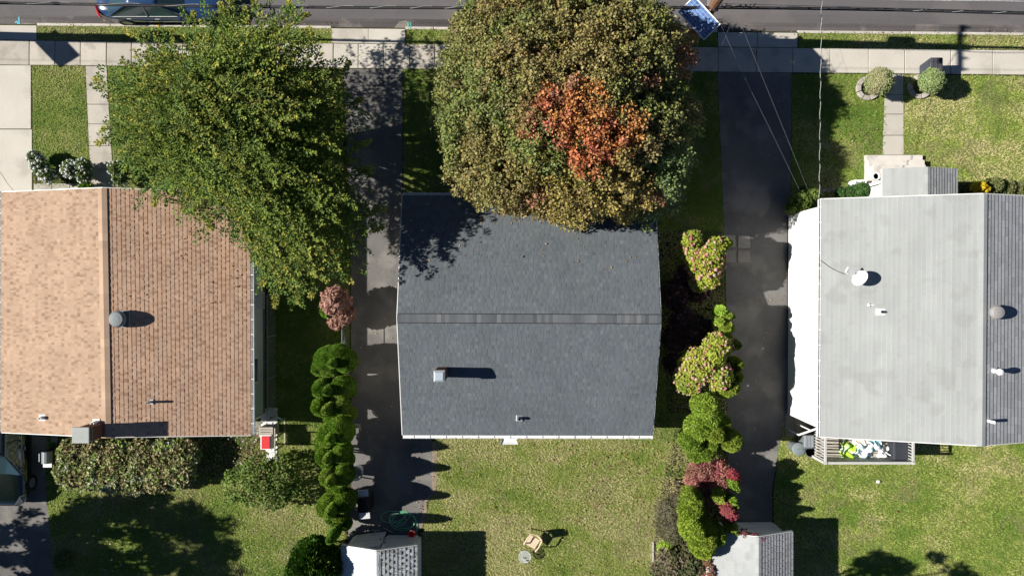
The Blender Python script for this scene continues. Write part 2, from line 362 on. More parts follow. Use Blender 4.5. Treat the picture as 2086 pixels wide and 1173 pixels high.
# soil border beside the middle driveway
b = MB(); rr = random.Random(3); pts = [(881, 900), (878, 960), (880, 1004), (862, 1022), (858, 1050), (852, 1078)]
edge = [(p[0]+rr.uniform(-2, 2), p[1]) for p in pts] + [(p[0]+rr.uniform(5, 13), p[1]) for p in pts[::-1]]
sheet('bare_soil', edge, .005, M('bare_soil', (.27, .22, .17), .95, var=.25, scale=4, fine=.2, bump=.4))
def path(name, quads, mat, z=.012):
    r = structroot(name)
    for q in quads:
        pts = [W(*p) for p in q]; b = MB().prism(pts, -.06, z+random.uniform(-.003, .003)); o = b.build('slab', mat, r, bevel=.008)
    return r
def strip(l0, r0, l1, r1, y0, y1, cuts):
    ys = [y0]+cuts+[y1]; out = []
    for a, c in zip(ys[:-1], ys[1:]):
        ta, tc = (a-y0)/(y1-y0), (c-y0)/(y1-y0)
        out.append([(l0+(l1-l0)*ta, a+.5), (r0+(r1-r0)*ta, a+.5), (r0+(r1-r0)*tc, c-.5), (l0+(l1-l0)*tc, c-.5)])
    return out
path('front_path', strip(174.5, 217, 186, 233, 135, 400, [172, 213, 253, 297, 345]), m_conc)
path('entrance_path', strip(1804, 1840, 1798, 1841, 152, 316, [193, 233, 276]), m_conc_lt)
path('house_edge_paving', [[(x, 374), (x+36, 373.5), (x+36, 405), (x, 405)] for x in (69, 106, 143)], m_conc)
path('side_steps', [[(1600, 842), (1617, 846), (1617, 889), (1600, 888)], [(1618, 847), (1634, 850), (1634, 889), (1618, 889)], [(1635, 850), (1652, 854), (1652, 889), (1635, 889)]], m_paver, .03)
st = structroot('paved_patch')
for (x, y) in ((1485, 491), (1485, 522), (1515, 493), (1515, 523)):
    X, Y = W(x, y); piece('paver', X, Y, .5, .5, -.02, .03, .02, m_paver, st)

# ------------------------------------------------------------------ grass
LAWNS = {
 'front_left': ([(66, 135), (173, 135), (184, 378), (69, 378)], .5),
 'tree': ([(219, 136), (698, 140), (700, 408), (235, 408)], .45),
 'left_side': ([(545, 400), (712, 400), (712, 870), (545, 870)], .3),
 'left_back': ([(96, 856), (700, 856), (705, 1215), (110, 1215), (93, 960)], .58),
 'middle_front': ([(822, 142), (1461, 148), (1473, 440), (822, 440)], .4),
 'middle_side': ([(1310, 440), (1473, 440), (1480, 870), (1310, 870)], .5),
 'middle_back': ([(884, 842), (1482, 842), (1484, 1215), (852, 1215), (862, 1075), (868, 1050), (876, 1018), (890, 1000), (888, 960)], .72),
 'right_front_left': ([(1614, 151), (1803, 152), (1798, 318), (1798, 405), (1612, 405)], .22),
 'right_front_right': ([(1841, 153), (2140, 156), (2140, 420), (1842, 420)], .66),
 'right_back': ([(1592, 860), (2140, 860), (2140, 1215), (1578, 1215), (1576, 1000), (1584, 935)], .52),
}
GLAB = {'front_left': 'short lawn grass between the concrete driveway and the narrow path', 'tree': 'shaded grass under the green feathery tree',
 'left_side': 'dark grass strip between the tan roofed house and the hedge', 'left_back': 'rear lawn grass below the tan roofed house',
 'middle_front': 'shaded front grass under the orange and olive maple', 'middle_side': 'grass strip on the right of the dark roofed house',
 'middle_back': 'dry mottled rear lawn grass below the dark roofed house', 'right_front_left': 'bright green front grass left of the entrance path',
 'right_front_right': 'dry streaked front grass right of the entrance path', 'right_back': 'wide rear lawn grass below the grey roofed house'}
def grass(label, polyw, dens, dry, seed, zb=.003, gain=1.0):
    xs = [p[0] for p in polyw]; ys = [p[1] for p in polyw]; x0, x1, y0, y1 = min(xs), max(xs), min(ys), max(ys)
    rs = np.random.RandomState(seed); n = int((x1-x0)*(y1-y0)*dens)
    x = rs.uniform(x0, x1, n); y = rs.uniform(y0, y1, n); k = inpoly(x, y, polyw); x = x[k]; y = y[k]; n = len(x); x = x+rs.normal(0, .025, n); y = y+rs.normal(0, .025, n)
    a = rs.uniform(0, 2*PI, n); el = rs.uniform(.1, .75, n); L = rs.uniform(.05, .12, n); w = rs.uniform(.012, .028, n)
    dx, dy, dz = np.cos(a)*np.cos(el), np.sin(a)*np.cos(el), np.sin(el)
    V = np.zeros((n, 3, 3)); V[:, 0] = np.c_[x-dy*w, y+dx*w, np.full(n, zb)]; V[:, 1] = np.c_[x+dy*w, y-dx*w, np.full(n, zb)]
    V[:, 2] = np.c_[x+dx*L, y+dy*L, zb+dz*L]
    p = (vnoise(x, y, .45, 3)*.45+vnoise(x+y*.3, y*2.2, .9, 4)*.35+vnoise(x, y, 5, 5)*.2)
    t = np.clip((p-.5)*2.2+dry+rs.normal(0, .12, n)+.05*np.sin((x*.5+y)*3.1), 0, 1)[:, None]
    g = np.array([.1, .18, .025]); m = np.array([.235, .28, .065]); d = np.array([.38, .35, .165])
    bare = np.clip((vnoise(x, y, .8, 31)*.6+vnoise(x, y, 3.5, 32)*.4-.66)*7, 0, .4)[:, None]
    c = np.where(t < .5, g+(m-g)*t*2, m+(d-m)*(t-.5)*2)*rs.uniform(.85, 1.18, (n, 1))*gain*1.12; c = c*(1-bare)+np.array([.3, .25, .15])*bare*rs.uniform(.8, 1.15, (n, 1))
    o = np_mesh('grass', V.reshape(-1, 3), np.arange(3*n).reshape(-1, 3), m_blade, col=np.repeat(c, 3, axis=0), kind='stuff')
    tag(o, label, 'grass')
for i, (k, (poly, dry)) in enumerate(LAWNS.items()):
    sheet('lawn', poly, .001, m_lawn); grass(GLAB[k], [W(*p) for p in poly], 620, dry, 20+i, gain={'right_front_left': 1.15, 'right_front_right': 1.3, 'right_back': 1.25}.get(k, 1.0))
for i, (x0, x1, lab) in enumerate(((76, 676, 'verge grass between kerb and sidewalk by the blue car'), (828, 1461, 'verge grass between kerb and sidewalk beside the maple'), (1627, 2140, 'verge grass along the kerb under the pole shadow'))):
    poly = [(x0, SY(x0, 52.8)), (x1, SY(x1, 52.8)), (x1, SY(x1, 81.5)), (x0, SY(x0, 81.5))]
    sheet('verge', poly, .001, m_lawn); grass(lab, [W(*p) for p in poly], 620, .52, 50+i, gain=1.1)

# ------------------------------------------------------------------ roofs and houses
def lerp(a, b, t): return a+(b-a)*t
def patch(C, s, t):      # bilinear point on roof slope; C = eave0, eave1, ridge0, ridge1
    return lerp(lerp(C[0], C[1], s), lerp(C[2], C[3], s), t)
def shingles(C, expo, tabs, pal, parent, seed, mat=None, thick=.008, tooth=.006, mottle=1.0, name='shingles', teeth=True, seam=.004, cv=0):
    C = [np.array(c, float) for c in C]; rs = np.random.RandomState(seed)
    Lu = np.linalg.norm(C[1]-C[0]); Lv = np.linalg.norm(C[2]-C[0]); nv = int(round(Lv/expo))
    n = np.cross(C[1]-C[0], C[2]-C[0]); n /= np.linalg.norm(n)
    if n[2] < 0: n = -n
    V = []; F = []; Cc = []; pal = np.array(pal)
    def tab(s0, s1, t0, t1, zb, zt, col):
        a, b_, c, d = patch(C, s0, t0), patch(C, s1, t0), patch(C, s1, t1), patch(C, s0, t1); k = len(V)
        V.extend([a+n*zb, b_+n*zb, c+n*zt, d+n*zt, a+n*(zt-.004), b_+n*(zt-.004), d+n*(zt-.004), c+n*(zt-.004)])
        F.extend([(k, k+1, k+2, k+3), (k+4, k+5, k+1, k), (k+6, k+4, k, k+3), (k+5, k+7, k+2, k+1)]); Cc.extend([col]*8)
    for j in range(nv):
        t0 = j/nv; t1 = min(1, (j+1.0)/nv); s = -rs.rand()*tabs/Lu; cf = 1+cv*rs.uniform(-1, 1)
        while s < 1:
            w = tabs*rs.uniform(.85, 1.15)/Lu; a = max(0, s); b_ = min(1, s+w-seam/Lu)
            if b_ > a: tab(a, b_, t0, t1, thick, .002, pal[rs.randint(2 if teeth else len(pal))]*(1+mottle*rs.normal(0, .03))*cf)
            s += w
        if teeth:
            s = -rs.rand()*.2/Lu
            while s < 1:
                w = rs.uniform(.06, .15)/Lu; a = max(0, s); b_ = min(1, s+w)
                if b_ > a: tab(a, b_, t0, t0+(t1-t0)*.97, thick+tooth, .004+tooth, pal[rs.randint(len(pal))]*(1+mottle*rs.normal(0, .06)))
                s += w+rs.uniform(.05, .15)/Lu
    return np_mesh(name, V, F, mat or m_shingle, parent, col=np.array(Cc), kind='stuff')
def ridge_caps(R0, R1, nL, nR, w, step, cols, parent, dz=.03, mat=None):
    """overlapping ridge shingles, each an object; nL/nR = downhill unit vectors of both slopes"""
    R0 = np.array(R0, float); R1 = np.array(R1, float); L = np.linalg.norm(R1-R0); d = (R1-R0)/L; n = int(L/step); step = L/n
    nL = np.array(nL); nR = np.array(nR); q = np.array(org(parent)); up = np.array([0, 0, 1.]); meshes = []
    for c in cols:
        for t in (0,):
            v = []
            for s, h in ((0, .012), (step*1.12, .004)):
                for e, nn in ((w, nL), (0, None), (w, nR)):
                    base = d*s+up*(dz+h); v.append(base+(nn*e if nn is not None else up*.0))
            v += [x-up*.012 for x in v[:3]]
            f = [(0, 1, 4, 3), (1, 2, 5, 4), (6, 7, 1, 0), (7, 8, 2, 1), (6, 0, 3), (8, 5, 2)]
            me = bpy.data.meshes.new('ridge_shingle'); me.from_pydata([tuple(x) for x in v], [], f)
            a = me.color_attributes.new('tint', 'FLOAT_COLOR', 'POINT'); a.data.foreach_set('color', np.tile([*c, 1.], 9).astype(np.float32))
            me.materials.append(mat or m_ridge); me.update(); meshes.append(me)
    for i in range(n):
        o = bpy.data.objects.new('ridge_shingle', random.choice(meshes)); COL.objects.link(o); o.parent = parent
        o.location = tuple(R0+d*step*i-q)
def gabled(name, label, EL, ER, R, h_e, h_r, oe, og, m_wall, found, axis, fh=.4):
    """EL/ER = the two end points of left and right eave, R = of the ridge (x,y). Returns root, slopes"""
    E = [np.array([*p, h_e]) for p in (*EL, *ER)]; Rr = [np.array([*p, h_r]) for p in R]
    cen = np.mean(E, axis=0); root = thing(name, label, 'house' if 'shed' not in name else 'shed', (cen[0], cen[1], 0))
    a = (Rr[1]-Rr[0]); a[2] = 0; a /= np.linalg.norm(a)
    def inw(p, q): d = q-p; d[2] = 0; return d/np.linalg.norm(d)
    # wall corner points
    wl = [E[0]+inw(E[0].copy(), E[2].copy())*oe+a*og, E[1]+inw(E[1].copy(), E[3].copy())*oe-a*og]
    wr = [E[2]+inw(E[2].copy(), E[0].copy())*oe+a*og, E[3]+inw(E[3].copy(), E[1].copy())*oe-a*og]
    rise = (h_r-h_e)/np.linalg.norm((E[0]-Rr[0])[:2]); zt = h_e+oe*rise-.1
    rw = [Rr[0]+a*og, Rr[1]-a*og]; zr = h_r-.12
    P = lambda p, z: (p[0], p[1], z)
    b = MB(); f0 = fh
    for p, q in ((wl[0], wl[1]), (wr[1], wr[0])): b.add([P(p, f0), P(q, f0), P(q, zt), P(p, zt)], [(0, 1, 2, 3)])
    for i in (0, 1): b.add([P(wl[i], f0), P(wr[i], f0), P(wr[i], zt), P(rw[i], zr), P(wl[i], zt)], [(0, 1, 2, 3, 4)])
    wall = b.build('wall', m_wall, root)
    b = MB(); cc = (wl[0]+wl[1]+wr[0]+wr[1])/4
    b.prism([tuple(p[:2]+(cc-p)[:2]/np.linalg.norm((cc-p)[:2])*.04) for p in (wl[0], wl[1], wr[1], wr[0])], -.1, f0+.02); b.build('foundation', found, root)
    # lap siding on the four sides
    b = MB(); st = .16
    for p, q in ((wl[0], wl[1]), (wr[1], wr[0]), (wl[0], wr[0]), (wr[1], wl[1])):
        d = (q-p)[:2]; L = np.linalg.norm(d); d = d/L; nn = np.array([d[1], -d[0]])
        if np.dot(nn, (cc-p)[:2]) > 0: nn = -nn
        k = 0
        while f0+k*st+st < zt:
            z = f0+k*st; o1 = nn*.022; o2 = nn*.004
            b.add([(*(p[:2]+o1), z), (*(q[:2]+o1), z), (*(q[:2]+o2), z+st), (*(p[:2]+o2), z+st), (*(p[:2]+o2), z-.002), (*(q[:2]+o2), z-.002)], [(0, 1, 2, 3), (4, 5, 1, 0)]); k += 1
    b.build('siding', m_wall, root, kind='stuff')
    # roof deck
    roof = MB(); t = .14
    for Es in (E[:2], E[2:]):
        v = [Es[0], Es[1], Rr[1], Rr[0]]; roof.add([tuple(x-np.array([0, 0, .045])) for x in v]+[tuple(x-np.array([0, 0, t])) for x in v], [(0, 1, 2, 3), (7, 6, 5, 4), (0, 1, 5, 4), (1, 2, 6, 5), (3, 0, 4, 7)])
    ro = roof.build('roof', m_felt, root)
    for i, s_ in ((0, 1), (1, -1)):
        for Es in (E[:2], E[2:]):
            p, q_ = Es[i], Rr[i]; dn1 = np.array([0, 0, .012]); dn2 = np.array([0, 0, .17]); o1 = a*(-s_*.004); o2 = a*(-s_*.03)
            MB().add([tuple(k+o-d) for o in (o1, o2) for k, d in ((p, dn1), (q_, dn1), (q_, dn2), (p, dn2))], [(0, 1, 2, 3), (7, 6, 5, 4), (0, 4, 5, 1), (1, 5, 6, 2), (2, 6, 7, 3), (3, 7, 4, 0)]).build('rake_board', m_white, ro)
    return root, ro, E, Rr, wl, wr
def gutter(p, q, out, parent, hang=.55, w=.11, dz=-.01, name='gutter'):
    """open white gutter along p-q with hanger straps"""
    p = np.array(p, float); q = np.array(q, float); o = np.array([*out, 0.]); up = np.array([0, 0, 1.]); b = MB()
    prof = [(0.005, dz), (0.005, dz-.1), (w, dz-.1), (w, dz), (w-.012, dz), (w-.012, dz-.088), (.017, dz-.088), (.017, dz)]
    v = [tuple(e+o*a+up*z) for e in (p, q) for a, z in prof]; n = len(prof)
    b.add(v, [(i, (i+1) % n, n+(i+1) % n, n+i) for i in range(n)]+[tuple(range(n)), tuple(range(2*n-1, n-1, -1))])
    g = b.build(name, m_gutter, parent)
    L = np.linalg.norm(q-p); d = (q-p)/L; b = MB(); k = hang/2
    while k < L:
        c = p+d*k; b.add([tuple(c+o*a+d*s+up*(dz+.004+z)) for z in (0, .006) for a, s in ((.0, -.015), (w+.004, -.015), (w+.004, .015), (.0, .015))], [(0, 1, 2, 3), (4, 5, 6, 7), (0, 1, 5, 4), (2, 3, 7, 6), (1, 2, 6, 5), (3, 0, 4, 7)]); k += hang
    b.build('hanger', m_white, g, kind='stuff'); return g
def window(parent, c, d, w, h, nrm, pane=None):
    """c centre, d = unit along wall, nrm outwards"""
    c = np.array(c, float); d = np.array([*d, 0.]); n = np.array([*nrm, 0.]); up = np.array([0, 0, 1.]); b = MB()
    def bx(b, a0, a1, z0, z1, o0, o1):
        b.add([tuple(c+d*a+n*o+up*z) for o in (o0, o1) for a, z in ((a0, z0), (a1, z0), (a1, z1), (a0, z1))], [(0, 1, 2, 3), (7, 6, 5, 4), (0, 1, 5, 4), (1, 2, 6, 5), (2, 3, 7, 6), (3, 0, 4, 7)])
    W2, H2 = w/2, h/2
    bx(b, -W2-.06, -W2, -H2-.06, H2+.06, .0, .06); bx(b, W2, W2+.06, -H2-.06, H2+.06, 0, .06); bx(b, -W2, W2, H2, H2+.06, 0, .06); bx(b, -W2, W2, -H2-.06, -H2, 0, .08); bx(b, -W2, W2, -.02, .02, .0, .05)
    wo = b.build('window', m_white, parent); b = MB(); bx(b, -W2, W2, -H2, H2, .004, .03); b.build('pane', pane or m_glass, wo); return wo
def door(parent, c, d, w, h, nrm, mat):
    c = np.array(c, float); d = np.array([*d, 0.]); n = np.array([*nrm, 0.]); up = np.array([0, 0, 1.])
    def bx(b, a0, a1, z0, z1, o0, o1):
        b.add([tuple(c+d*a+n*o+up*z) for o in (o0, o1) for a, z in ((a0, z0), (a1, z0), (a1, z1), (a0, z1))], [(0, 1, 2, 3), (7, 6, 5, 4), (0, 1, 5, 4), (1, 2, 6, 5), (2, 3, 7, 6), (3, 0, 4, 7)])
    b = MB(); bx(b, -w/2, w/2, 0, h, 0, .05)
    for i in (0, 1):
        for j in (0, 1): bx(b, -w/2+.12+i*(w/2-.04), -.06+i*(w/2-.02), .2+j*h*.45, h*.45+j*h*.42, .05, .06)
    o = b.build('door', mat, parent); b = MB(); bx(b, w/2-.12, w/2-.06, h*.47, h*.5, .05, .11); b.build('handle', m_metal, o); return o

def unit(v): v = np.array(v, float); return v/np.linalg.norm(v)
# --- house with the tan roof (left)
he, hr = 2.7, 4.0
h1, r1, E, R, wl, wr = gabled('house', 'house with two tone tan and brown shingle roof and round attic fan', (W(3, 392, he), W(2, 880, he)), (W(509, 394, he), W(511, 886, he)),
    (W(208, 383, hr), W(217, 890, hr)), he, hr, .32, .3, m_siding_g, m_found, 'y', .45)
PAL1 = [(.425, .3, .21), (.41, .288, .2), (.345, .235, .162), (.39, .27, .19), (.31, .205, .14)]
PAL1R = [(.51, .34, .235), (.52, .35, .245), (.46, .3, .2), (.43, .27, .18), (.39, .24, .16)]
shingles((E[0], E[1], R[0], R[1]), .147, .3, PAL1, r1, 1, cv=.035, thick=.014, tooth=.005); shingles((E[2], E[3], R[0], R[1]), .147, .3, PAL1R, r1, 2, thick=.011, tooth=.004)
ridge_caps(R[0], R[1], unit((E[0]+E[1]-R[0]-R[1])), unit((E[2]+E[3]-R[0]-R[1])), .17, .26, [(.42, .3, .21), (.405, .285, .2), (.435, .31, .222)], r1)
gutter(E[0]+(0, .05, 0), E[1], (-1, 0), r1); gutter(E[2], E[3], (1, 0), r1, w=.12)
b = MB(); x, y, z = E[3]; b.tube([(x+.06, y+.1, z-.12), (x+.06, y+.1, z-.25), (wr[1][0]+.06, wr[1][1]+.1, z-.5), (wr[1][0]+.06, wr[1][1]+.1, .1), (x+.35, y+.1, .05)], .04, 6); b.build('downspout', m_gutter, h1)
window(h1, ((wl[0][0]+wl[1][0])/2, 1.5, 1.5), (0, 1), 1.2, 1.1, (-1, 0)); window(h1, (wl[0][0], -3, 1.5), (0, 1), .9, 1.0, (-1, 0))
window(h1, (wr[0][0]+.01, 2.2, 1.6), (0, 1), 1.0, 1.0, (1, 0)); window(h1, (wr[0][0]+.01, -3.2, 1.6), (0, 1), .9, 1.0, (1, 0))
yt, yb = wl[0][1], wl[1][1]
window(h1, (-17.5, yt+.02, 1.5), (1, 0), 1.4, 1.1, (0, 1)); window(h1, (-12, yt+.02, 1.5), (1, 0), 1.4, 1.1, (0, 1)); door(h1, (-15.3, yt+.03, .4), (1, 0), .9, 1.95, (0, 1), m_white)
window(h1, (-12, yb-.02, 1.5), (1, 0), 1.2, 1.0, (0, -1)); door(h1, (-16.3, yb-.03, .4), (1, 0), .9, 1.95, (0, -1), m_white)
# roof fan, pipes and chimney of the left house
def on_slope(E0, E1, R0, R1, px, py, extra=0):
    """point of a roof slope seen at px,py (solved by iteration)"""
    E0, E1, R0, R1 = map(np.array, (E0, E1, R0, R1)); n = np.cross(E1-E0, R0-E0); z = E0[2]
    for _ in range(12):
        x, y = W(px, py, z+extra); z = E0[2]-(n[0]*(x-E0[0])+n[1]*(y-E0[1]))/n[2]
    return x, y, z
def dome_vent(c, r, h, mat, parent, name='roof_vent', base=True):
    x, y, z = c; b = MB()
    b.lathe((x, y, z), [(r*.72, -.15), (r*.72, h*.5), (r, h*.5), (r*1.03, h*.62), (r*.95, h*.82), (r*.8, h*.95), (r*.35, h*1.02), (.001, h*1.03)], 24)
    o = b.build(name, mat, parent, smooth=False)
    if base: b = MB(); b.cbox((x, y), r*2.1, r*2.1, z-.2, z+.03); b.build('flashing', mat, o)
    return o
SL1L = (E[0], E[1], R[0], R[1]); SL1R = (E[2], E[3], R[0], R[1])
c = on_slope(*SL1R, 237, 650, .3); m_vent = M('grey_vent_metal', (.2, .225, .235), .65, metal=0, var=.06)
dome_vent((c[0], c[1], c[2]), .29, .36, m_vent, r1)
def pipe(c, r, h, mat, parent, flash=None, name='vent_pipe', sz=.3):
    x, y, z = c; b = MB(); b.lathe((x, y, z-.1), [(r*1.5, 0), (r*1.3, .12), (r, .16), (r, h+.1), (r*.75, h+.1), (r*.75, h-.05)], 12)
    o = b.build(name, mat, parent)
    if flash: b = MB(); b.box(x-sz/2, y-sz/2, z-.08, x+sz/2, y+sz/2, z+.035); b.build('flashing', flash, o, bevel=.01)
    return o
c = on_slope(*SL1R, 308, 818); pipe(c, .045, .32, m_metal, r1, m_metal, sz=.18)
c = on_slope(*SL1L, 87, 850); pipe(c, .06, .2, m_white, r1, m_white, sz=.24)
c = on_slope(*SL1L, 197, 860); pipe(c, .07, .3, m_white, r1, m_white, sz=.26)
def brick_stack(x, y, w, d, z0, z1, parent, name='chimney', course=.075, L=.21, mort=m_mortar):
    b = MB().box(x-w/2, y-d/2, z0, x+w/2, y+d/2, z1); o = b.build(name, mort, parent); k = 0; z = z0
    # bricks, alternate courses
    b = MB(); b.color((1, 1, 1)); b.any = False
    while z+course < z1:
        for sx, sy, ln in ((1, 0, w), (0, 1, d)):
            n = max(1, int(round(ln/L))); bl = ln/n; off = (k % 2)*bl/2
            for i in range(-1, n):
                a0 = max(0, i*bl+off); a1 = min(ln, (i+1)*bl+off-.012)
                if a1-a0 < .03: continue
                if sx:
                    for s in (-1, 1): b.box(x-w/2+a0, y+s*(d/2)-.01+(0 if s < 0 else 0), z, x-w/2+a1, y+s*(d/2)+.01, z+course-.012)
                else:
                    for s in (-1, 1): b.box(x+s*(w/2)-.01, y-d/2+a0, z+.001, x+s*(w/2)+.01, y-d/2+a1, z+course-.013)
        z += course; k += 1
    b.build('bricks', m_brick, o, kind='stuff'); return o
cx, cy = W(165, 886, 4.9); ch = brick_stack(cx+.03, cy, .46, .46, .0, 4.72, h1)
b = MB().cbox((cx, cy), .58, .54, 4.86, 4.94).cbox((cx, cy), .40, .40, 4.7, 4.86); b.build('cap', M('grey_cap', (.38, .4, .38), .8, var=.06), ch, bevel=.01)
# window air conditioner
b = MB(); x, y = W(529, 612, 1.5); b.box(wr[0][0]+.03, y-.32, 1.35, wr[0][0]+.42, y+.32, 1.75); ac = b.build('air_conditioner', m_alu, h1, bevel=.02)
b = MB()
for i in range(12): b.box(wr[0][0]+.42, y-.28+i*.048, 1.4, wr[0][0]+.426, y-.26+i*.048, 1.7)
b.build('grille', m_dgrey, ac)

# --- house with the dark roof (centre); the ridge runs along x
he, hr = 2.6, 3.9
h2, r2, E, R, wl, wr = gabled('house', 'house with dark blue grey shingle roof and small brick chimney', (W(820, 398, he), W(1334, 398, he)), (W(820, 886, he), W(1329, 887, he)),
    (W(809, 648, hr), W(1346, 650, hr)), he, hr, .3, .2, m_siding_b, m_found, 'x', .4)
PAL2 = [(.112, .13, .145), (.118, .136, .15), (.104, .12, .133), (.132, .145, .154), (.114, .134, .138)]
shingles((E[0], E[1], R[0], R[1]), .145, .2, PAL2, r2, 3, mottle=1.0, thick=.006, tooth=.003, seam=.004); shingles((E[2], E[3], R[0], R[1]), .145, .2, PAL2, r2, 4, mottle=1.0, thick=.006, tooth=.003, seam=.004)
ridge_caps(R[0], R[1], unit((E[0]+E[1]-R[0]-R[1])), unit((E[2]+E[3]-R[0]-R[1])), .155, .14, [(.115, .125, .138), (.13, .14, .15), (.1, .11, .122), (.14, .148, .155), (.155, .162, .166)], r2, dz=.045)
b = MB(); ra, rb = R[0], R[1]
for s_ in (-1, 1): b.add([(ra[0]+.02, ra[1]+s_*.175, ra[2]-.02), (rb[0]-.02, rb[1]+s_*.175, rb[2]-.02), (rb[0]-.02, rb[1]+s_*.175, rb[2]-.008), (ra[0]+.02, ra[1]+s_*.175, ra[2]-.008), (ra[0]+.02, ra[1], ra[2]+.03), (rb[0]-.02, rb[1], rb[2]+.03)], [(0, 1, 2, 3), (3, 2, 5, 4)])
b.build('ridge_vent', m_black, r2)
gutter(E[2], E[3], (0, -1), r2, hang=.6, w=.12); gutter(E[0], E[1], (0, 1), r2, w=.1)
yt, yb = wl[0][1], wr[0][1]
for x in (-2.9, 3.6): window(h2, (x, yt+.02, 1.5), (1, 0), 1.3, 1.0, (0, 1))
door(h2, (.6, yt+.03, .35), (1, 0), .9, 1.95, (0, 1), m_red)
for x in (-2.4, 4.0): window(h2, (x, yb-.02, 1.5), (1, 0), 1.1, .9, (0, -1))
door(h2, (1.0, yb-.03, .35), (1, 0), .85, 1.95, (0, -1), m_white)
for y in (1.2, -3.2): window(h2, (wl[0][0]-.02, y, 1.5), (0, 1), .9, .9, (-1, 0)); window(h2, (wl[1][0]+.02, y, 1.5), (0, 1), .9, .9, (1, 0))
SL2F = (E[0], E[1], R[0], R[1]); SL2B = (E[2], E[3], R[0], R[1])
zc = 4.5; x, y = W(895, 766, zc); ch = brick_stack(x+.01, y+.01, .34, .36, 3.0, zc-.1, r2)
b = MB().cbox((x, y), .4, .42, zc-.1, zc-.04); b.build('crown', m_mortar, ch, bevel=.01)
b = MB(); s0, s1 = .2, .13
b.add([(x-s0, y-s0, zc+.0), (x+s0, y-s0, zc), (x+s0, y+s0, zc), (x-s0, y+s0, zc), (x-s1, y-s1, zc+.1), (x+s1, y-s1, zc+.1), (x+s1, y+s1, zc+.1), (x-s1, y+s1, zc+.1)],
      [(3, 2, 1, 0), (4, 5, 6, 7), (0, 1, 5, 4), (1, 2, 6, 5), (2, 3, 7, 6), (3, 0, 4, 7)]); b.box(x-s1, y-s1, zc-.05, x+s1, y+s1, zc-.001)
b.build('metal_cap', M('bright_metal', (.62, .7, .76), .3, metal=.4, var=.04), ch)
c = on_slope(*SL2B, 1058, 851); pipe(c, .055, .26, m_dgrey, r2, m_metal, sz=.24)
# downspout with splash chute at the rear gutter
x, y = W(1043, 889, 2.5); b = MB(); b.tube([(x+.25, y-.02, 2.45), (x+.2, y-.05, 2.3), (x-.05, y-.12, 2.15)], .05, 6); b.build('downspout', m_gutter, h2)
x, y = W(1037, 898, 1.9)
# bright metal awning over the back door
b = MB(); x, y = W(1037, 897, 2.1); aw = []
for i in range(7):
    t = i/6; aw.append((y+.25-t*.42, 2.12+.08*math.sin(t*PI)-t*.12))
for i in range(6):
    (ya, za), (yc, zc2) = aw[i], aw[i+1]; wa = .27+.08*abs(i/6-.5)*2; wb = .27+.08*abs((i+1)/6-.5)*2
    b.add([(x-wa, ya, za), (x+wa, ya, za), (x+wb, yc, zc2), (x-wb, yc, zc2)], [(3, 2, 1, 0)]).add([(x-wa, ya, za-.02), (x+wa, ya, za-.02), (x+wb, yc, zc2-.02), (x-wb, yc, zc2-.02)], [(0, 1, 2, 3)])
    for s in (-1, 1): b.add([(x+s*wa, ya, za+.06), (x+s*wb, yc, zc2+.06), (x+s*wb, yc, zc2-.02), (x+s*wa, ya, za-.02)], [(0, 1, 2, 3)])
b.build('door_canopy', m_white, h2)

# --- house with the grey roof (right)
he, hr = 3.6, 5.1
xl, xr, rx = 11.05, 20.75, 15.9
y0, y1 = W(0, 406, he)[1], W(0, 889, he)[1]; ry0, ry1 = W(0, 392.5, hr)[1], W(0, 905.5, hr)[1]
h3, r3, E, R, wl, wr = gabled('house', 'white sided house with pale grey weathered shingle roof and satellite dish', ((xl+.05, y0), (xl, y1)), ((xr, y0), (xr, y1)),
    ((rx+.05, y0), (rx-.02, y1)), he, hr, .15, .22, m_siding, m_found, 'y', .12)
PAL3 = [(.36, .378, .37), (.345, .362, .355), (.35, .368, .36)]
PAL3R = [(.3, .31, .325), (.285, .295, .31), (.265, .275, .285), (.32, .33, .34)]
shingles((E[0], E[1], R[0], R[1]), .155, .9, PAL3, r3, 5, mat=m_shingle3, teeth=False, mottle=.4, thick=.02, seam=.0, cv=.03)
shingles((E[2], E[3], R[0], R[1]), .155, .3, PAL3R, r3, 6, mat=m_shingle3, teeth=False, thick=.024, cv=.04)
ridge_caps(R[0], R[1], unit((E[0]+E[1]-R[0]-R[1])), unit((E[2]+E[3]-R[0]-R[1])), .15, .2, [(.345, .362, .354), (.35, .366, .358)], r3, dz=.035, mat=m_ridge3)
gutter(E[0], E[1]+(0, -.02, 0), (-1, 0), r3, w=.09)
for px, w in ((502, 1.0), (740, .9)):
    y = W(0, px, 1.9)[1]; window(h3, (wl[0][0]-.02, y, 1.9), (0, 1), w, .9, (-1, 0), m_blind)
yt, yb = wl[0][1], wl[1][1]
door(h3, (13.7+1, yt+.03, .5), (1, 0), .9, 2.0, (0, 1), m_white)
window(h3, (12.0, yt+.02, 1.9), (1, 0), .9, 1.0, (0, 1)); window(h3, (18.6, yt+.02, 1.9), (1, 0), 1.5, 1.0, (0, 1))
window(h3, (18.7, yb-.02, 1.9), (1, 0), 1.2, 1.0, (0, -1)); door(h3, (15.2, yb-.03, .95), (1, 0), 1.0, 2.0, (0, -1), m_white)
for y in (1, -3): window(h3, (wr[0][0]+.02, y, 1.9), (0, 1), 1.1, 1.0, (1, 0))
SL3L = (E[0], E[1], R[0], R[1]); SL3R = (E[2], E[3], R[0], R[1])
c = on_slope(*SL3R, 2031, 636, .2); dome_vent(c, .235, .33, M('taupe_vent', (.27, .26, .25), .6, var=.05), r3)
c = on_slope(*SL3R, 2024, 755); b = MB(); pipe(c, .07, .3, m_white, r3, m_metal, sz=.22)
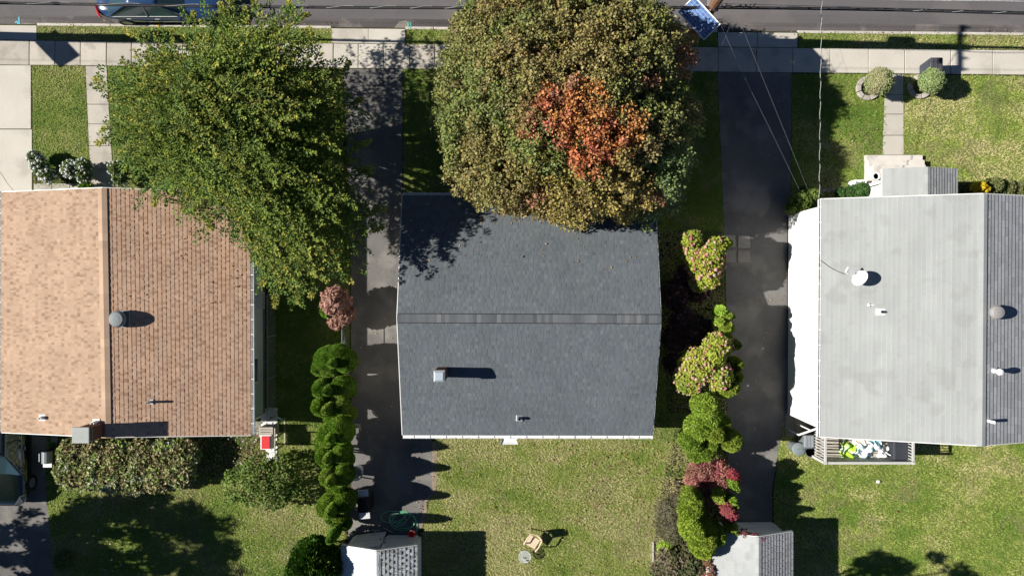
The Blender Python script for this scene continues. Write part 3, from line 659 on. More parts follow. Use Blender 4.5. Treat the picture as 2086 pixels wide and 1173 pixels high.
c2 = on_slope(*SL3R, 2034, 757, .3); b = MB().lathe((c2[0], c2[1], c2[2]), [(.03, 0), (.04, .3), (.1, .32), (.12, .38), (.09, .45), (.01, .48)], 12); b.build('vent_cap', m_white, r3)
c = on_slope(*SL3R, 2014, 857); b = MB().tube([(c[0], c[1], c[2]-.1), (c[0], c[1], c[2]+.28), (c[0]+.03, c[1], c[2]+.3)], .055, 10); b.build('vent_pipe', m_white, r3)
c = on_slope(*SL3L, 1795, 635); b = MB().box(c[0]-.16, c[1]-.12, c[2]-.1, c[0]+.13, c[1]+.12, c[2]+.06); bo = b.build('box_vent', m_white, r3, bevel=.015)
b = MB().lathe((c[0], c[1], c[2]+.05), [(.05, 0), (.05, .08), (.03, .08), (.03, .02)], 10).lathe((c[0]+.16, c[1]-.01, c[2]+.04), [(.03, 0), (.03, .04)], 8); b.build('outlet', m_dgrey, bo)
c = on_slope(*SL3L, 1774, 621); b = MB().box(c[0]-.08, c[1]-.018, c[2]-.02, c[0]+.1, c[1]+.018, c[2]+.06).box(c[0]-.1, c[1]-.045, c[2]-.02, c[0]-.07, c[1]+.045, c[2]+.07); b.build('roof_bracket', m_white, r3)
# satellite dish
c = on_slope(*SL3L, 1752, 567, .5); dish = thing('satellite_dish', 'white oval satellite dish with arm standing on the pale grey roof', 'satellite dish', (c[0], c[1], c[2]))
cz = c[2]+.52; C0 = np.array([c[0], c[1], cz]); n = unit((-.8, .45, .38)); u = unit(np.cross(n, (0, 0, 1.))); v = np.cross(u, n); V = []; F = []
for i in range(6):
    for k in range(24):
        r = i/5; a = 2*PI*k/24; V.append(C0+u*math.cos(a)*.29*r+v*math.sin(a)*.31*r+n*(.07*r*r-.035))
for i in range(5):
    for k in range(24): F.append((i*24+k, i*24+(k+1) % 24, (i+1)*24+(k+1) % 24, (i+1)*24+k))
o = np_mesh('reflector', V, F, m_white, dish, smooth=True)
sm = o.modifiers.new('solid', 'SOLIDIFY'); sm.thickness = .015
b = MB().tube([(c[0]+.12, c[1]-.05, c[2]-.05), (c[0]+.12, c[1]-.05, c[2]+.3), tuple(C0-n*.06)], .025, 8); b.build('mast', m_metal, dish)
lp = C0+n*.58-v*.12; b = MB().tube([tuple(C0-v*.3), tuple(C0-v*.3+n*.1), tuple(lp)], .014, 6); b.build('arm', m_alu, dish)
b = MB()
for s in (-1, 0, 1):
    p = lp+u*.07*s; b.tube([tuple(p), tuple(p-n*.1)], .035, 8)
b.tube([tuple(lp-u*.1+n*.02), tuple(lp+u*.1+n*.02)], .03, 6); b.build('receiver', m_white, dish)
pp = []
for t in np.linspace(0, 1, 10):
    px = lerp(1720, 1671, t); py = lerp(558, 530, t)+6*math.sin(t*PI)*(.6); q = on_slope(*SL3L, px, py); pp.append((q[0], q[1], q[2]+.03))
tag(MB().tube(pp, .009, 4).build('dish_cable', m_cable), 'thin black cable curving from the satellite dish to the gutter', 'cable')

# portico of the right house, porch and steps
po = thing('porch_roof', 'small grey gabled porch roof over the front steps of the grey roofed house', 'porch', (14.7, 4.2, 0))
hpe, hpr = 2.75, 3.2
xa, xb, xm = W(1797, 0, hpe)[0], W(1950, 0, hpe)[0], W(1889, 0, hpr)[0]; ya = W(0, 344, hpe)[1]; ybk = yt-.02
E4 = [np.array(p) for p in ((xa, ya, hpe), (xa, ybk, hpe), (xb, ya, hpe), (xb, ybk, hpe))]; R4 = [np.array((xm, ya, hpr)), np.array((xm, ybk, hpr))]
b = MB(); dn = np.array([0, 0, .1]); e6 = np.array([0, 0, .006])
for Es in (E4[:2], E4[2:]):
    v = [Es[0], Es[1], R4[1], R4[0]]; b.add([tuple(x-e6*3) for x in v]+[tuple(x-dn) for x in v], [(0, 1, 2, 3), (7, 6, 5, 4), (0, 1, 5, 4), (1, 2, 6, 5), (3, 0, 4, 7)])
b.add([tuple(E4[0]-dn*2), tuple(E4[2]-dn*2), tuple(E4[2]-e6*3), tuple(R4[0]-e6*3), tuple(E4[0]-e6*3)], [(0, 1, 2, 3, 4)])
pr = b.build('roof', m_white, po)
shingles((E4[0], E4[1], R4[0], R4[1]), .155, .9, PAL3, pr, 7, mat=m_shingle3, teeth=False, mottle=.4, seam=0, cv=.06)
shingles((E4[2], E4[3], R4[0], R4[1]), .125, .3, PAL3R, pr, 8, mat=m_shingle3, teeth=False, thick=.026)
ridge_caps(R4[0], R4[1], unit(E4[0]-R4[0]), unit(E4[2]-R4[0]), .12, .25, [(.36, .375, .365)], pr, dz=.02)
for x in (xa+.46, xb-.46):
    b = MB().cbox((x, ya-.35), .12, .12, .45, hpe-.1); b.build('post', m_white, po)
b = MB(); b.box(xa+.42, ybk-.0, .45, xa+.5, ya-.45, hpe-.1); b.build('side_panel', m_white, po)
b = MB(); b.box(*W(1764, 380, .0), -.02, *W(1789, 317, 0), -.01)
sp = thing('front_steps', 'pale concrete front steps and landing beside the porch roof', 'steps', (14.4, 4.6, 0))
def stepblock(pxs, z0, z1, nm='step'):
    pts = [W(p[0], p[1], z1) for p in pxs]; return MB().prism(pts, z0, z1).build(nm, m_step, sp, bevel=.012)
stepblock([(1764, 316), (1880, 316), (1880, 420), (1764, 420)], 0, .16)
stepblock([(1769, 326), (1884, 326), (1884, 420), (1769, 420)], .16, .32)
stepblock([(1779, 337), (1886, 336), (1886, 420), (1779, 420)], .32, .48, 'landing')
# white wing wall left of the porch
b = MB(); x0_, y1_ = W(1766, 366, .6); b.box(x0_, ybk-.02, 0, xa+.0, y1_, .6); sw_ = b.build('wing_wall', m_white, sp, bevel=.01)
pt = thing('flower_pot', 'round white rimmed pot on the landing beside the porch roof', 'pot', (*W(1787, 360, .8), .48))
x, y = W(1786, 359, .8); MB().lathe((x, y, .48), [(.1, 0), (.13, .25), (.16, .27), (.16, .3), (.12, .3), (.11, .24)], 18).build('pot', m_white, pt)
MB().lathe((x, y, .7), [(.11, 0), (.11, .02)], 12).build('soil', m_mulch, pt)

# ------------------------------------------------------------------ sheds at the bottom
def shed(label, xs, ytop, he, hr, seed, palL, palR, front, teeth):
    (xl_, xm_, xr_) = xs; X0, X1, XM = W(xl_, 0, he)[0], W(xr_, 0, he)[0], W(xm_, 0, hr)[0]
    Y0 = W(0, ytop, he)[1]; Y1 = Y0-3.2
    s, r, E, R, wl, wr = gabled('garden_shed', label, ((X0, Y0), (X0, Y1)), ((X1, Y0), (X1, Y1)), ((XM, Y0), (XM, Y1)), he, hr, .08, .26, m_white, m_found, 'y', .08)
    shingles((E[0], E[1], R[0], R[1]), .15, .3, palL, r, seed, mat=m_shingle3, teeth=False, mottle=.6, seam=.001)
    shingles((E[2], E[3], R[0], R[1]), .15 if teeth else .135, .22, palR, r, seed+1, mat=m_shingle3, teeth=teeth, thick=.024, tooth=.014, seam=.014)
    ridge_caps(R[0], R[1], unit(E[0]-R[0]), unit(E[2]-R[0]), .11, .25, [palL[0], palL[1]], r, dz=.02)
    return s, r, E, R, wl, wr
m_wd = M('white_wood_door', (.72, .74, .74), .6, var=.05, scale=3, objr=.05)
s1, rs1, E5, R5, wl5, wr5 = shed('white garden shed with half worn pale roof and double doors by the hose', (695, 767, 850), 1111, 1.85, 2.45, 30,
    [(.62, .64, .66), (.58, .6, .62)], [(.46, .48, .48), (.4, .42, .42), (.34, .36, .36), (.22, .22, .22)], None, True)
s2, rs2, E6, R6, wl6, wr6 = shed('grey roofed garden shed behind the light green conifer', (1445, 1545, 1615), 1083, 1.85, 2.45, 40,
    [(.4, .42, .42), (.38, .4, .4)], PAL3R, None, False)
def shed_doors(s, wl, wr, base_off, openang):
    y = wl[0][1]; x0, x1 = wl[0][0], wr[0][0]; xm = (x0+x1)/2; w = (x1-x0)/2-.12
    for sgn, ang in ((-1, openang), (1, 0)):
        b = MB(); hx = xm+sgn*(w+.02)
        def P(a, o, z):      # a along door from hinge, o outwards
            c_, s_ = math.cos(ang), math.sin(ang); return (hx-sgn*(a*c_-0*s_), y+.03+a*s_+o*c_, z)
        def bx(a0, a1, o0, o1, z0, z1):
            b.add([P(a, o, z) for z in (z0, z1) for a, o in ((a0, o0), (a1, o0), (a1, o1), (a0, o1))], [(0, 3, 2, 1), (4, 5, 6, 7), (0, 1, 5, 4), (1, 2, 6, 5), (2, 3, 7, 6), (3, 0, 4, 7)])
        bx(0, w, 0, .035, .1, 1.75); d = b.build('door', m_wd, s)
        for a0, a1, z0, z1 in ((0, w, .1, .2), (0, w, 1.65, 1.75), (0, .1, .2, 1.65), (w-.1, w, .2, 1.65), (.1, w-.1, .88, .96)):
            b = MB(); bx(a0+.002, a1-.002, .035, .055, z0+.002, z1-.002); b.build('batten', m_white, d)
        b = MB(); bx(w-.08, w-.05, .055, .09, .95, 1.1); b.build('handle', m_dark, d)
shed_doors(s1, wl5, wr5, .3, .12); shed_doors(s2, wl6, wr6, .3, 0)

# ------------------------------------------------------------------ plants
def leaves(P, D, N, L, Wd, col, name, mat, parent, kind=None):
    n = len(P); D = D/np.linalg.norm(D, axis=1, keepdims=True); S = np.cross(D, N); S /= np.linalg.norm(S, axis=1, keepdims=True)+1e-9; N2 = np.cross(S, D)
    L = np.asarray(L).reshape(-1, 1); Wd = np.asarray(Wd).reshape(-1, 1)
    V = np.stack([P, P+D*L*.5+S*Wd*.5+N2*Wd*.18, P+D*L, P+D*L*.5-S*Wd*.5+N2*Wd*.18], axis=1)
    i = np.arange(n)*4; F = np.concatenate([np.c_[i, i+1, i+2], np.c_[i, i+2, i+3]])
    return np_mesh(name, V.reshape(-1, 3), F, mat, parent, col=np.repeat(col, 4, axis=0), kind=kind)
def unitv(a): return a/(np.linalg.norm(a, axis=1, keepdims=True)+1e-9)
def lobe_points(lobes, n, rs, low=-.5, jit=.18, rough=.12):
    A = np.array([l[3]*l[4]+l[4]*l[5]+l[3]*l[5] for l in lobes]); idx = rs.choice(len(lobes), n, p=A/A.sum()); Lb = np.array(lobes)[idx]
    d = unitv(rs.normal(size=(n, 3))); d[:, 2] = np.where(d[:, 2] < low, -d[:, 2], d[:, 2])
    rr = 1-jit*rs.rand(n)+rough*np.sin(d[:, 0]*7+Lb[:, 0]*3)*np.sin(d[:, 1]*8+Lb[:, 1]*5)*np.cos(d[:, 2]*6)
    P = Lb[:, :3]+d*Lb[:, 3:6]*rr[:, None]; N = unitv(d/Lb[:, 3:6])
    keep = P[:, 2] > .03
    for l in lobes:
        q = ((P-np.array(l[:3]))/np.array(l[3:6])); keep &= ~((q**2).sum(1) < .62)
    return P[keep], N[keep], idx[keep]
def blob(b, l, k=.82, n=10):
    x, y, z, a, c, h = l; prof = [(math.sin(t)*k, -math.cos(t)*k) for t in np.linspace(.08, PI-.08, 7)]
    vs = [(x+a*r*math.cos(2*PI*j/n), y+c*r*math.sin(2*PI*j/n), max(.01, z+h*q)) for r, q in prof for j in range(n)]
    b.add(vs, [(i*n+j, i*n+(j+1) % n, (i+1)*n+(j+1) % n, (i+1)*n+j) for i in range(6) for j in range(n)])
def plant(name, label, cat, lobes, dens, ls, pal, seed, style='broad', wr=.55, group=None, mat=None, flowers=None, inner=.8, low=-.4, colf=None, stem=True, neat=False):
    rs = np.random.RandomState(seed); c = np.mean([l[:2] for l in lobes], axis=0); root = thing(name, label, cat, (c[0], c[1], 0), group)
    lobes = [tuple(l) for l in lobes]; area = sum(4*PI*((l[3]*l[4]+l[4]*l[5]+l[3]*l[5])/3) for l in lobes); n = int(area*dens)
    P, N, idx = lobe_points(lobes, n, rs, low, .07 if neat else .18, .05 if neat else .12); n = len(P); pal = np.array(pal)
    pk = rs.normal(size=(n, 3)); pal = pal*rs.uniform(.85, 1.12)*np.array([rs.uniform(.9, 1.12), 1, 1])
    if style == 'broad': D = unitv(pk+N*.3); NN = unitv(N+.45*rs.normal(size=(n, 3))+np.array([-.15, 0, .5]))
    elif style == 'twig': D = unitv(N+.7*pk); NN = unitv(rs.normal(size=(n, 3)))
    else: D = unitv(N*.75+pk*.35+np.array([0, 0, .35])); NN = unitv(np.cross(D, rs.normal(size=(n, 3))+np.array([0, 0, .5])))
    lobec = rs.normal(0, .09, len(lobes))[idx]; t = vnoise(P[:, 0], P[:, 1], 2.5, seed)*.6+rs.rand(n)*.4
    ci = np.clip((t*len(pal)).astype(int), 0, len(pal)-1); col = pal[ci]*(1+lobec[:, None])*rs.uniform(.8, 1.2, (n, 1))
    if colf is not None: col = colf(P, col, rs)
    L = ls*rs.uniform(.7, 1.25, n); leaves(P-D*L[:, None]*.3, D, NN, L, L*wr, col, 'foliage', mat or (m_conifer if style == 'conifer' else m_leaf), root)
    b = MB().color(tuple(pal.mean(0)*.9))
    if inner:
        for l in lobes: blob(b, l, inner)  # solid blob added inside each lobe to block light, not real foliage
        b.build('inner_light_blocker', m_conifer, root)
    if stem:
        b = MB()
        for l in lobes[:4]: b.tube([(l[0]*.4+c[0]*.6, l[1]*.4+c[1]*.6, 0), (l[0], l[1], max(.1, l[2]))], [.04, .02], 5)
        b.build('stem', m_bark, root)
    if flowers:
        fn, fr, fpal = flowers; P, N, idx = lobe_points(lobes, fn*2, rs, 0, .02); P = P[:fn]; N = N[:fn]; b = MB()
        ico = [(0, 0, 1)]+[(math.cos(a)*.9, math.sin(a)*.9, .35) for a in np.arange(6)*PI/3]+[(math.cos(a+.5)*.9, math.sin(a+.5)*.9, -.35) for a in np.arange(6)*PI/3]
        for p, q in zip(P, N):
            r = fr*rs.uniform(.35, 1.25); b.color(tuple(np.array(fpal[rs.randint(len(fpal))])*rs.uniform(.85, 1.15)))
            b.add([tuple(p+np.array(v)*r+q*.03) for v in ico], [(0, 1+k, 1+(k+1) % 6) for k in range(6)]+[(1+k, 7+k, 1+(k+1) % 6) for k in range(6)]+[(7+k, 7+(k+1) % 6, 1+(k+1) % 6) for k in range(6)])
        b.build('flowers', m_flower, root, kind='stuff')
    return root
def lob(px, py, r, z, rz=None, ry=None):
    """lobe seen at px,py with pixel radius r and centre height z"""
    x, y = W(px, py, z); k = (CH-z)/1505; return (x, y, z, r*k, (ry or r)*k, rz if rz else r*k)
G_HEDGE = [(.12, .24, .02), (.16, .3, .03), (.22, .38, .045), (.24, .3, .07)]
G_LIME = [(.2, .31, .035), (.27, .39, .05), (.33, .44, .07)]
G_BUSH = [(.1, .17, .03), (.17, .24, .05), (.24, .3, .08)]
# left hedge row of conifers, top to bottom
hedge = [
 ('first and largest clipped conifer at the top of the left hedge', [lob(672, 735, 32, 1.5, .9), lob(705, 735, 24, 2.0, .6), lob(655, 748, 17, 1.3, .9), lob(692, 722, 22, 2.0, .6), lob(690, 750, 19, 1.4)]),
 ('conifer with a dark centre, second from the top of the left hedge', [lob(659, 790, 20, 1.6, .9), lob(700, 788, 24, 1.7, .8), lob(690, 772, 15, 1.3), lob(712, 795, 15, 1.4)]),
 ('knobbly conifer in the left hedge beside the driveway lit patch', [lob(657, 826, 20, 1.5, .9), lob(698, 828, 16, 1.9, .7), lob(712, 842, 16, 1.5), lob(676, 845, 19, 1.4), lob(700, 852, 17, 1.3)]),
 ('wide conifer in the left hedge level with the red lidded bin', [lob(672, 885, 24, 1.5, .9), lob(700, 880, 22, 1.6, .9), lob(690, 868, 20, 1.9, .6), lob(660, 902, 19, 1.2)]),
 ('narrow dark conifer in the left hedge below the wide one', [lob(665, 925, 20, 1.5, .9), lob(698, 920, 19, 1.7, .9), lob(672, 942, 19, 1.4), lob(706, 935, 17, 1.3)]),
 ('conifer in the left hedge beside the upturned white tub', [lob(672, 968, 18, 1.6, .9), lob(700, 966, 22, 1.5, .9), lob(688, 985, 19, 1.6), lob(680, 995, 15, 1.3)]),
 ('dark rounded conifer beside the gas grill near the hedge foot', [lob(672, 1028, 24, 1.3, .9), lob(704, 1018, 22, 1.4, .9), lob(690, 1045, 20, 1.1)]),
 ('lowest small conifer at the bottom end of the left hedge', [lob(690, 1060, 14, .8, .6), lob(706, 1066, 11, .7, .5), lob(676, 1054, 11, .8, .5)]),
]
for i, (lab, lb) in enumerate(hedge):
    tip = lb[0]; ext = (tip[0]*.5+lb[1][0]*.5, (tip[1]+lb[1][1])/2, 2.15, .2, .2, .95)
    plant('conifer', lab, 'conifer', lb+[ext], 2000, .055, G_HEDGE, 100+i, 'conifer', neat=True, inner=.9, group='conifers in the left hedge row', low=-.8)
RB = [(.36, .21, .16), (.45, .28, .22), (.28, .16, .12)]
plant('dry_bush', 'round bush with dry pinkish brown leaves at the top of the left hedge', 'bush', [lob(685, 614, 30, 1.3, .8), lob(700, 640, 22, 1.2), lob(684, 655, 16, 1.0)], 420, .13, RB, 120, wr=.8)
plant('conifer', 'tiny bright green conifer tuft beside the dry brown bush', 'conifer', [lob(667, 634, 13, 1.2, .5)], 1100, .08, G_HEDGE, 121, 'conifer')
plant('dry_bush', 'small patch of dry brown foliage between two hedge conifers', 'bush', [lob(697, 767, 17, 1.35, .3, 7)], 420, .12, RB, 122, wr=.8)
plant('round_conifer', 'big dark green conifer at the bottom beside the white shed', 'conifer', [lob(640, 1140, 46, 1.6, 1.2), lob(625, 1160, 38, 1.3, 1), lob(665, 1150, 36, 1.7, 1), lob(640, 1118, 26, 2.0, .7), lob(610, 1180, 30, 1.0, .8)], 600, .14,
      [(.035, .085, .01), (.055, .12, .012), (.1, .17, .02)], 123, 'conifer')
# right hedge
PK = [(.58, .3, .27), (.62, .36, .3), (.52, .38, .28), (.48, .16, .18)]
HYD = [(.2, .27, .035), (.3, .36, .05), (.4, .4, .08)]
plant('hydrangea', 'hydrangea with yellow green leaves and pink blooms, upper one beside the pavers', 'hydrangea', [lob(1410, 508, 30, 2.0, .6), lob(1445, 530, 32, 2.1, .6), lob(1438, 562, 28, 2.0, .6), lob(1410, 490, 20, 2.4, .5), lob(1430, 535, 32, 2.1, .6), lob(1432, 508, 24, 2.2, .5), lob(1425, 575, 20, 1.9, .5), lob(1456, 505, 22, 2.4, .6)], 330, .13, HYD, 130, wr=.65, flowers=(170, .065, PK))
plant('hydrangea', 'hydrangea with fading pink blooms, lower one beside the row of green tufts', 'hydrangea', [lob(1460, 705, 28, 2.6, .8), lob(1425, 745, 38, 2.6, .8), lob(1402, 772, 30, 2.5, .7), lob(1400, 748, 20, 2.3, .6), lob(1460, 765, 30, 2.6, .8), lob(1450, 725, 26, 2.8, .7)], 330, .13, HYD, 131, wr=.65, flowers=(190, .06, PK+[(.6, .45, .35)]))
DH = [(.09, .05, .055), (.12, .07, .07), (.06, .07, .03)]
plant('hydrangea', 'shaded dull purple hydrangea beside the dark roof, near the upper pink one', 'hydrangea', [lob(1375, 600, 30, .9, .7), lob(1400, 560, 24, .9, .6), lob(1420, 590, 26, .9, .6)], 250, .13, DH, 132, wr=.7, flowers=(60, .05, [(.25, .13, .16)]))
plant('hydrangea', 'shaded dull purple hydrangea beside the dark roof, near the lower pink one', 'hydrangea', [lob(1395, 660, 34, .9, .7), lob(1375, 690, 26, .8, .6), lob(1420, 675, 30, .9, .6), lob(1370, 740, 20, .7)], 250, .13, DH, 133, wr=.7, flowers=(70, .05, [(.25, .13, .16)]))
for i, (px, py, r, lab) in enumerate(((1473, 496, 12, 'small bright conifer tuft at the corner of the pavers'), (1467, 632, 10, 'highest tuft in the row of small green tufts'), (1480, 642, 8, 'tuft second in the row of small green tufts'),
    (1463, 655, 9, 'left hand tuft in the middle of the green tuft row'), (1477, 664, 11, 'largest tuft in the green tuft row'), (1473, 682, 11, 'lowest tuft just above the lower pink hydrangea'))):
    plant('conifer', lab, 'conifer', [lob(px, py, r, 2.2, .6), lob(px, py+2, r*.9, 1.5, 1.0)], 900, .08, G_LIME, 140+i, 'conifer', low=-.8, group='small conifer tufts in the right hedge')
plant('conifer', 'lime green conifer just below the lower pink hydrangea', 'conifer', [lob(1482, 785, 20, 2.1, .9), lob(1472, 795, 14, 2.0, .8), lob(1492, 740, 14, 1.7, 1.1), lob(1488, 700, 12, 1.7, 1.1), lob(1494, 765, 12, 1.8, 1.0)], 850, .08, G_LIME, 150, 'conifer', low=-.8, neat=True)
plant('conifer', 'tall lime conifer whose top spreads beside the rear corner of the dark roof', 'conifer', [lob(1435, 825, 26, 2.3, 1.1), lob(1440, 845, 26, 2.1, 1), lob(1420, 870, 26, 1.9, 1), lob(1455, 858, 22, 1.8, .9)], 850, .09, G_LIME, 151, 'conifer', low=-.8, neat=True)
plant('conifer', 'lime conifer with two lobes overhanging the right driveway', 'conifer', [lob(1453, 880, 18, 2.4, .9), lob(1487, 895, 22, 2.2, .8), lob(1473, 858, 12, 1.9, .7), lob(1470, 905, 10, 1.6)], 900, .09, G_LIME, 152, 'conifer', low=-.8, neat=True)
plant('conifer', 'lime conifer clump at the lawn edge above the maroon shrub', 'conifer', [lob(1408, 895, 24, 1.7, .9), lob(1432, 915, 22, 1.6, .8), lob(1415, 925, 14, 1.3, .7), lob(1445, 900, 16, 1.8, .7)], 850, .09, G_LIME, 153, 'conifer', low=-.8, neat=True)
MAR = [(.24, .07, .08), (.36, .13, .14), (.42, .25, .18), (.18, .09, .07)]
plant('maroon_shrub', 'large feathery maroon shrub at the edge of the middle rear lawn', 'shrub', [lob(1432, 965, 34, 1.2, .6), lob(1418, 980, 24, 1.1, .6), lob(1462, 965, 28, 1.2, .6), lob(1450, 985, 20, 1.1, .5)], 420, .12, MAR, 160, 'twig', wr=.35)
plant('maroon_shrub', 'smaller reddish shrub among green tufts beside the right driveway', 'shrub', [lob(1455, 1004, 22, 1.7, .5), lob(1470, 990, 14, 1.8, .4), lob(1440, 1000, 16, 1.5, .5)], 420, .11, MAR+[(.35, .06, .09)], 161, 'twig', wr=.4)
RED = [(.42, .05, .09), (.35, .08, .1), (.25, .1, .06)]
plant('red_shrub', 'bright red leaved shrub just above the grey roofed shed', 'shrub', [lob(1485, 1044, 17, 2.0, .5), lob(1480, 1030, 13, 2.0, .5), lob(1480, 1040, 12, 1.4, .6)], 420, .11, RED, 162, wr=.5)
plant('red_shrub', 'little red tipped sprig beside a green tuft at the driveway edge', 'shrub', [lob(1492, 966, 11, 2.0, .35), lob(1499, 973, 8, 1.9, .3)], 420, .1, RED, 163, 'twig', wr=.4)
for i, (px, py, r, lab) in enumerate(((1492, 984, 10, 'green tuft below the red tipped sprig'), (1462, 1006, 14, 'green tuft in the middle of the reddish shrub'), (1490, 1016, 9, 'small green tuft between reddish and red shrubs'), (1488, 1069, 12, 'green tuft touching the corner of the grey shed roof'))):
    plant('conifer', lab, 'conifer', [lob(px, py, r, 2.05, .5), lob(px-2, py+2, r*.8, 1.4, .9)], 900, .08, G_LIME, 170+i, 'conifer', low=-.8, group='small conifer tufts in the right hedge')
plant('conifer', 'tallest lime green conifer beside the grey roofed shed', 'conifer', [lob(1408, 1040, 26, 1.7, .8), lob(1415, 1070, 32, 1.9, .85), lob(1430, 1090, 30, 2.1, .9), lob(1455, 1085, 20, 1.9, .8), lob(1428, 1108, 24, 1.9, .9), (*W(1430, 1094, 3.8), 2.9, .26, .26, .7), (*W(1430, 1094, 3.8), 3.4, .13, .13, .6)], 850, .1, G_LIME, 180, 'conifer', low=-.8, neat=True)
plant('conifer', 'lime conifer joined to the top of the tallest one', 'conifer', [lob(1410, 1014, 20, 1.8, .8), lob(1398, 1026, 16, 1.6, .8), (*W(1410, 1014, 3.2), 2.6, .22, .22, .6), (*W(1410, 1014, 3.2), 3.0, .12, .12, .5)], 850, .09, G_LIME, 181, 'conifer', low=-.8, neat=True)
plant('grey_bush', 'loose grey green bush at the lawn edge left of the tallest conifer', 'bush', [lob(1365, 1040, 34, .9, .7), lob(1372, 1075, 32, .9, .7), lob(1355, 1070, 24, .6, .5), lob(1383, 1022, 20, 1.1, .6)], 330, .085, [(.13, .14, .08), (.18, .175, .11), (.1, .12, .05), (.2, .18, .14)], 182, 'twig', wr=.4)
plant('low_bush', 'mixed green and brown leafy bush at the bottom of the right hedge', 'bush', [lob(1370, 1140, 32, .7, .6), lob(1405, 1150, 30, .8, .6), lob(1345, 1160, 20, .5, .4), lob(1400, 1120, 18, .7, .5), lob(1370, 1185, 36, .7, .5)], 330, .13, [(.05, .07, .03), (.12, .12, .05), (.22, .16, .12), (.09, .14, .03)], 183, wr=.6)
plant('low_bush', 'bright green ground bush left of the mixed leafy bush', 'bush', [lob(1352, 1115, 14, .3, .3), lob(1362, 1112, 14, .5, .4)], 420, .1, G_LIME, 184, wr=.6)
plant('climber', 'red climbing plant over the front edge of the grey roofed shed', 'climbing plant', [lob(1515, 1087, 9, 2.1, .2, 6), lob(1533, 1091, 9, 2.15, .2, 5), lob(1548, 1094, 8, 2.2, .2, 5)], 500, .1, RED, 185, 'twig', wr=.5, stem=False, inner=0)
plant('climber', 'pink red climber along the left eave of the grey roofed shed', 'climbing plant', [lob(1438, 1135, 6, 1.6, .4, 16), lob(1447, 1160, 6, 1.8, .3, 16), lob(1440, 1180, 7, 1.7, .3, 14)], 500, .1, [(.3, .12, .1), (.25, .16, .08), (.42, .1, .12)], 186, 'twig', wr=.5, stem=False, inner=0)
# left yard
plant('big_leaf_shrubs', 'wide bed of broad leaved green and brown shrubs behind the tan roofed house', 'shrub bed', [lob(x, y, 34, .75, .4) for x, y in ((150, 925), (195, 920), (240, 925), (290, 925), (340, 925), (375, 925), (145, 960), (185, 965), (230, 970), (275, 975), (320, 970), (365, 960))], 260, .15,
      [(.14, .24, .06), (.3, .38, .1), (.45, .36, .18), (.2, .18, .09), (.55, .48, .26), (.33, .44, .1), (.6, .6, .45), (.25, .34, .08)], 190, wr=.75)
plant('green_bush', 'loose light green bush on the left rear lawn below the red lid', 'bush', [lob(490, 985, 38, .7, .6), lob(530, 965, 40, .9, .7), lob(575, 960, 36, .8, .7), lob(560, 1000, 38, .7, .6), lob(600, 985, 24, .5, .5), lob(515, 1005, 28, .5, .4)], 170, .13, G_BUSH, 191, wr=.5, inner=0)
WF = [(.75, .76, .72), (.8, .8, .78)]
plant('white_flowering_bush', 'white flowering bush at the corner of the concrete driveway', 'bush', [lob(74, 322, 14, .5, .4), lob(84, 340, 17, .55, .4), lob(98, 356, 16, .5, .4)], 420, .1, [(.13, .22, .07), (.2, .28, .1)], 192, flowers=(110, .05, WF))
plant('white_flowering_bush', 'white flowering bush left of the narrow front path', 'bush', [lob(146, 345, 17, .6, .45), lob(172, 338, 15, .6, .4), lob(172, 358, 14, .5, .4), lob(120, 354, 8, .3, .3)], 420, .1, [(.13, .22, .07), (.2, .28, .1)], 193, flowers=(110, .05, WF))
plant('white_flowering_bush', 'white flowering bush right of the narrow front path', 'bush', [lob(238, 345, 15, .6, .45), lob(245, 365, 14, .5, .4)], 420, .1, [(.13, .22, .07), (.2, .28, .1)], 194, flowers=(26, .045, WF))
plant('fern', 'small green fern clump against the front eave of the tan roofed house', 'plant', [lob(172, 380, 10, .3, .2, 6), lob(184, 379, 8, .3, .2, 5)], 500, .12, G_LIME, 195, 'twig', wr=.4)
plant('grass_clump', 'spiky pale grass clump in the shaded corner of the left lawn', 'plant', [lob(130, 1142, 18, .2, .25)], 300, .3, [(.12, .17, .06), (.2, .24, .1)], 196, 'twig', wr=.12, inner=0)
# right front
plant('green_bush', 'leafy bush at the left front corner of the grey roofed house', 'bush', [lob(1630, 412, 24, .9, .6), lob(1612, 425, 13, .7, .5), lob(1650, 402, 20, .8, .6), lob(1638, 395, 16, .6, .5)], 420, .11, G_BUSH, 197, wr=.55)
plant('green_bush', 'low green bush between edging stones and the front steps', 'bush', [lob(1752, 390, 18, .6, .5), lob(1732, 393, 14, .4, .4), lob(1712, 396, 12, .3, .3)], 420, .11, [(.04, .1, .025), (.07, .14, .03)], 198, wr=.55)
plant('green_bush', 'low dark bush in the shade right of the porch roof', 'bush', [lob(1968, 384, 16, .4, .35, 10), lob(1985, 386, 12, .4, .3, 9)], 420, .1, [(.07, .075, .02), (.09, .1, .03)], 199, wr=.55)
plant('yellow_flowers', 'bright yellow flowering plant right of the porch roof', 'flower', [lob(1991, 381, 10, 1.2, .5), lob(1999, 387, 7, 1.1, .5)], 420, .1, [(.6, .42, .02), (.75, .55, .03), (.3, .3, .03)], 200, wr=.8)
plant('green_bush', 'spreading pale green bush right of the yellow flowers', 'bush', [lob(2022, 378, 16, .95, .5), lob(2045, 384, 18, .7, .5), lob(2070, 388, 18, .6, .5), lob(2092, 390, 18, .6, .5)], 360, .11, [(.14, .17, .06), (.2, .22, .09), (.09, .13, .03)], 201, 'twig', wr=.4)
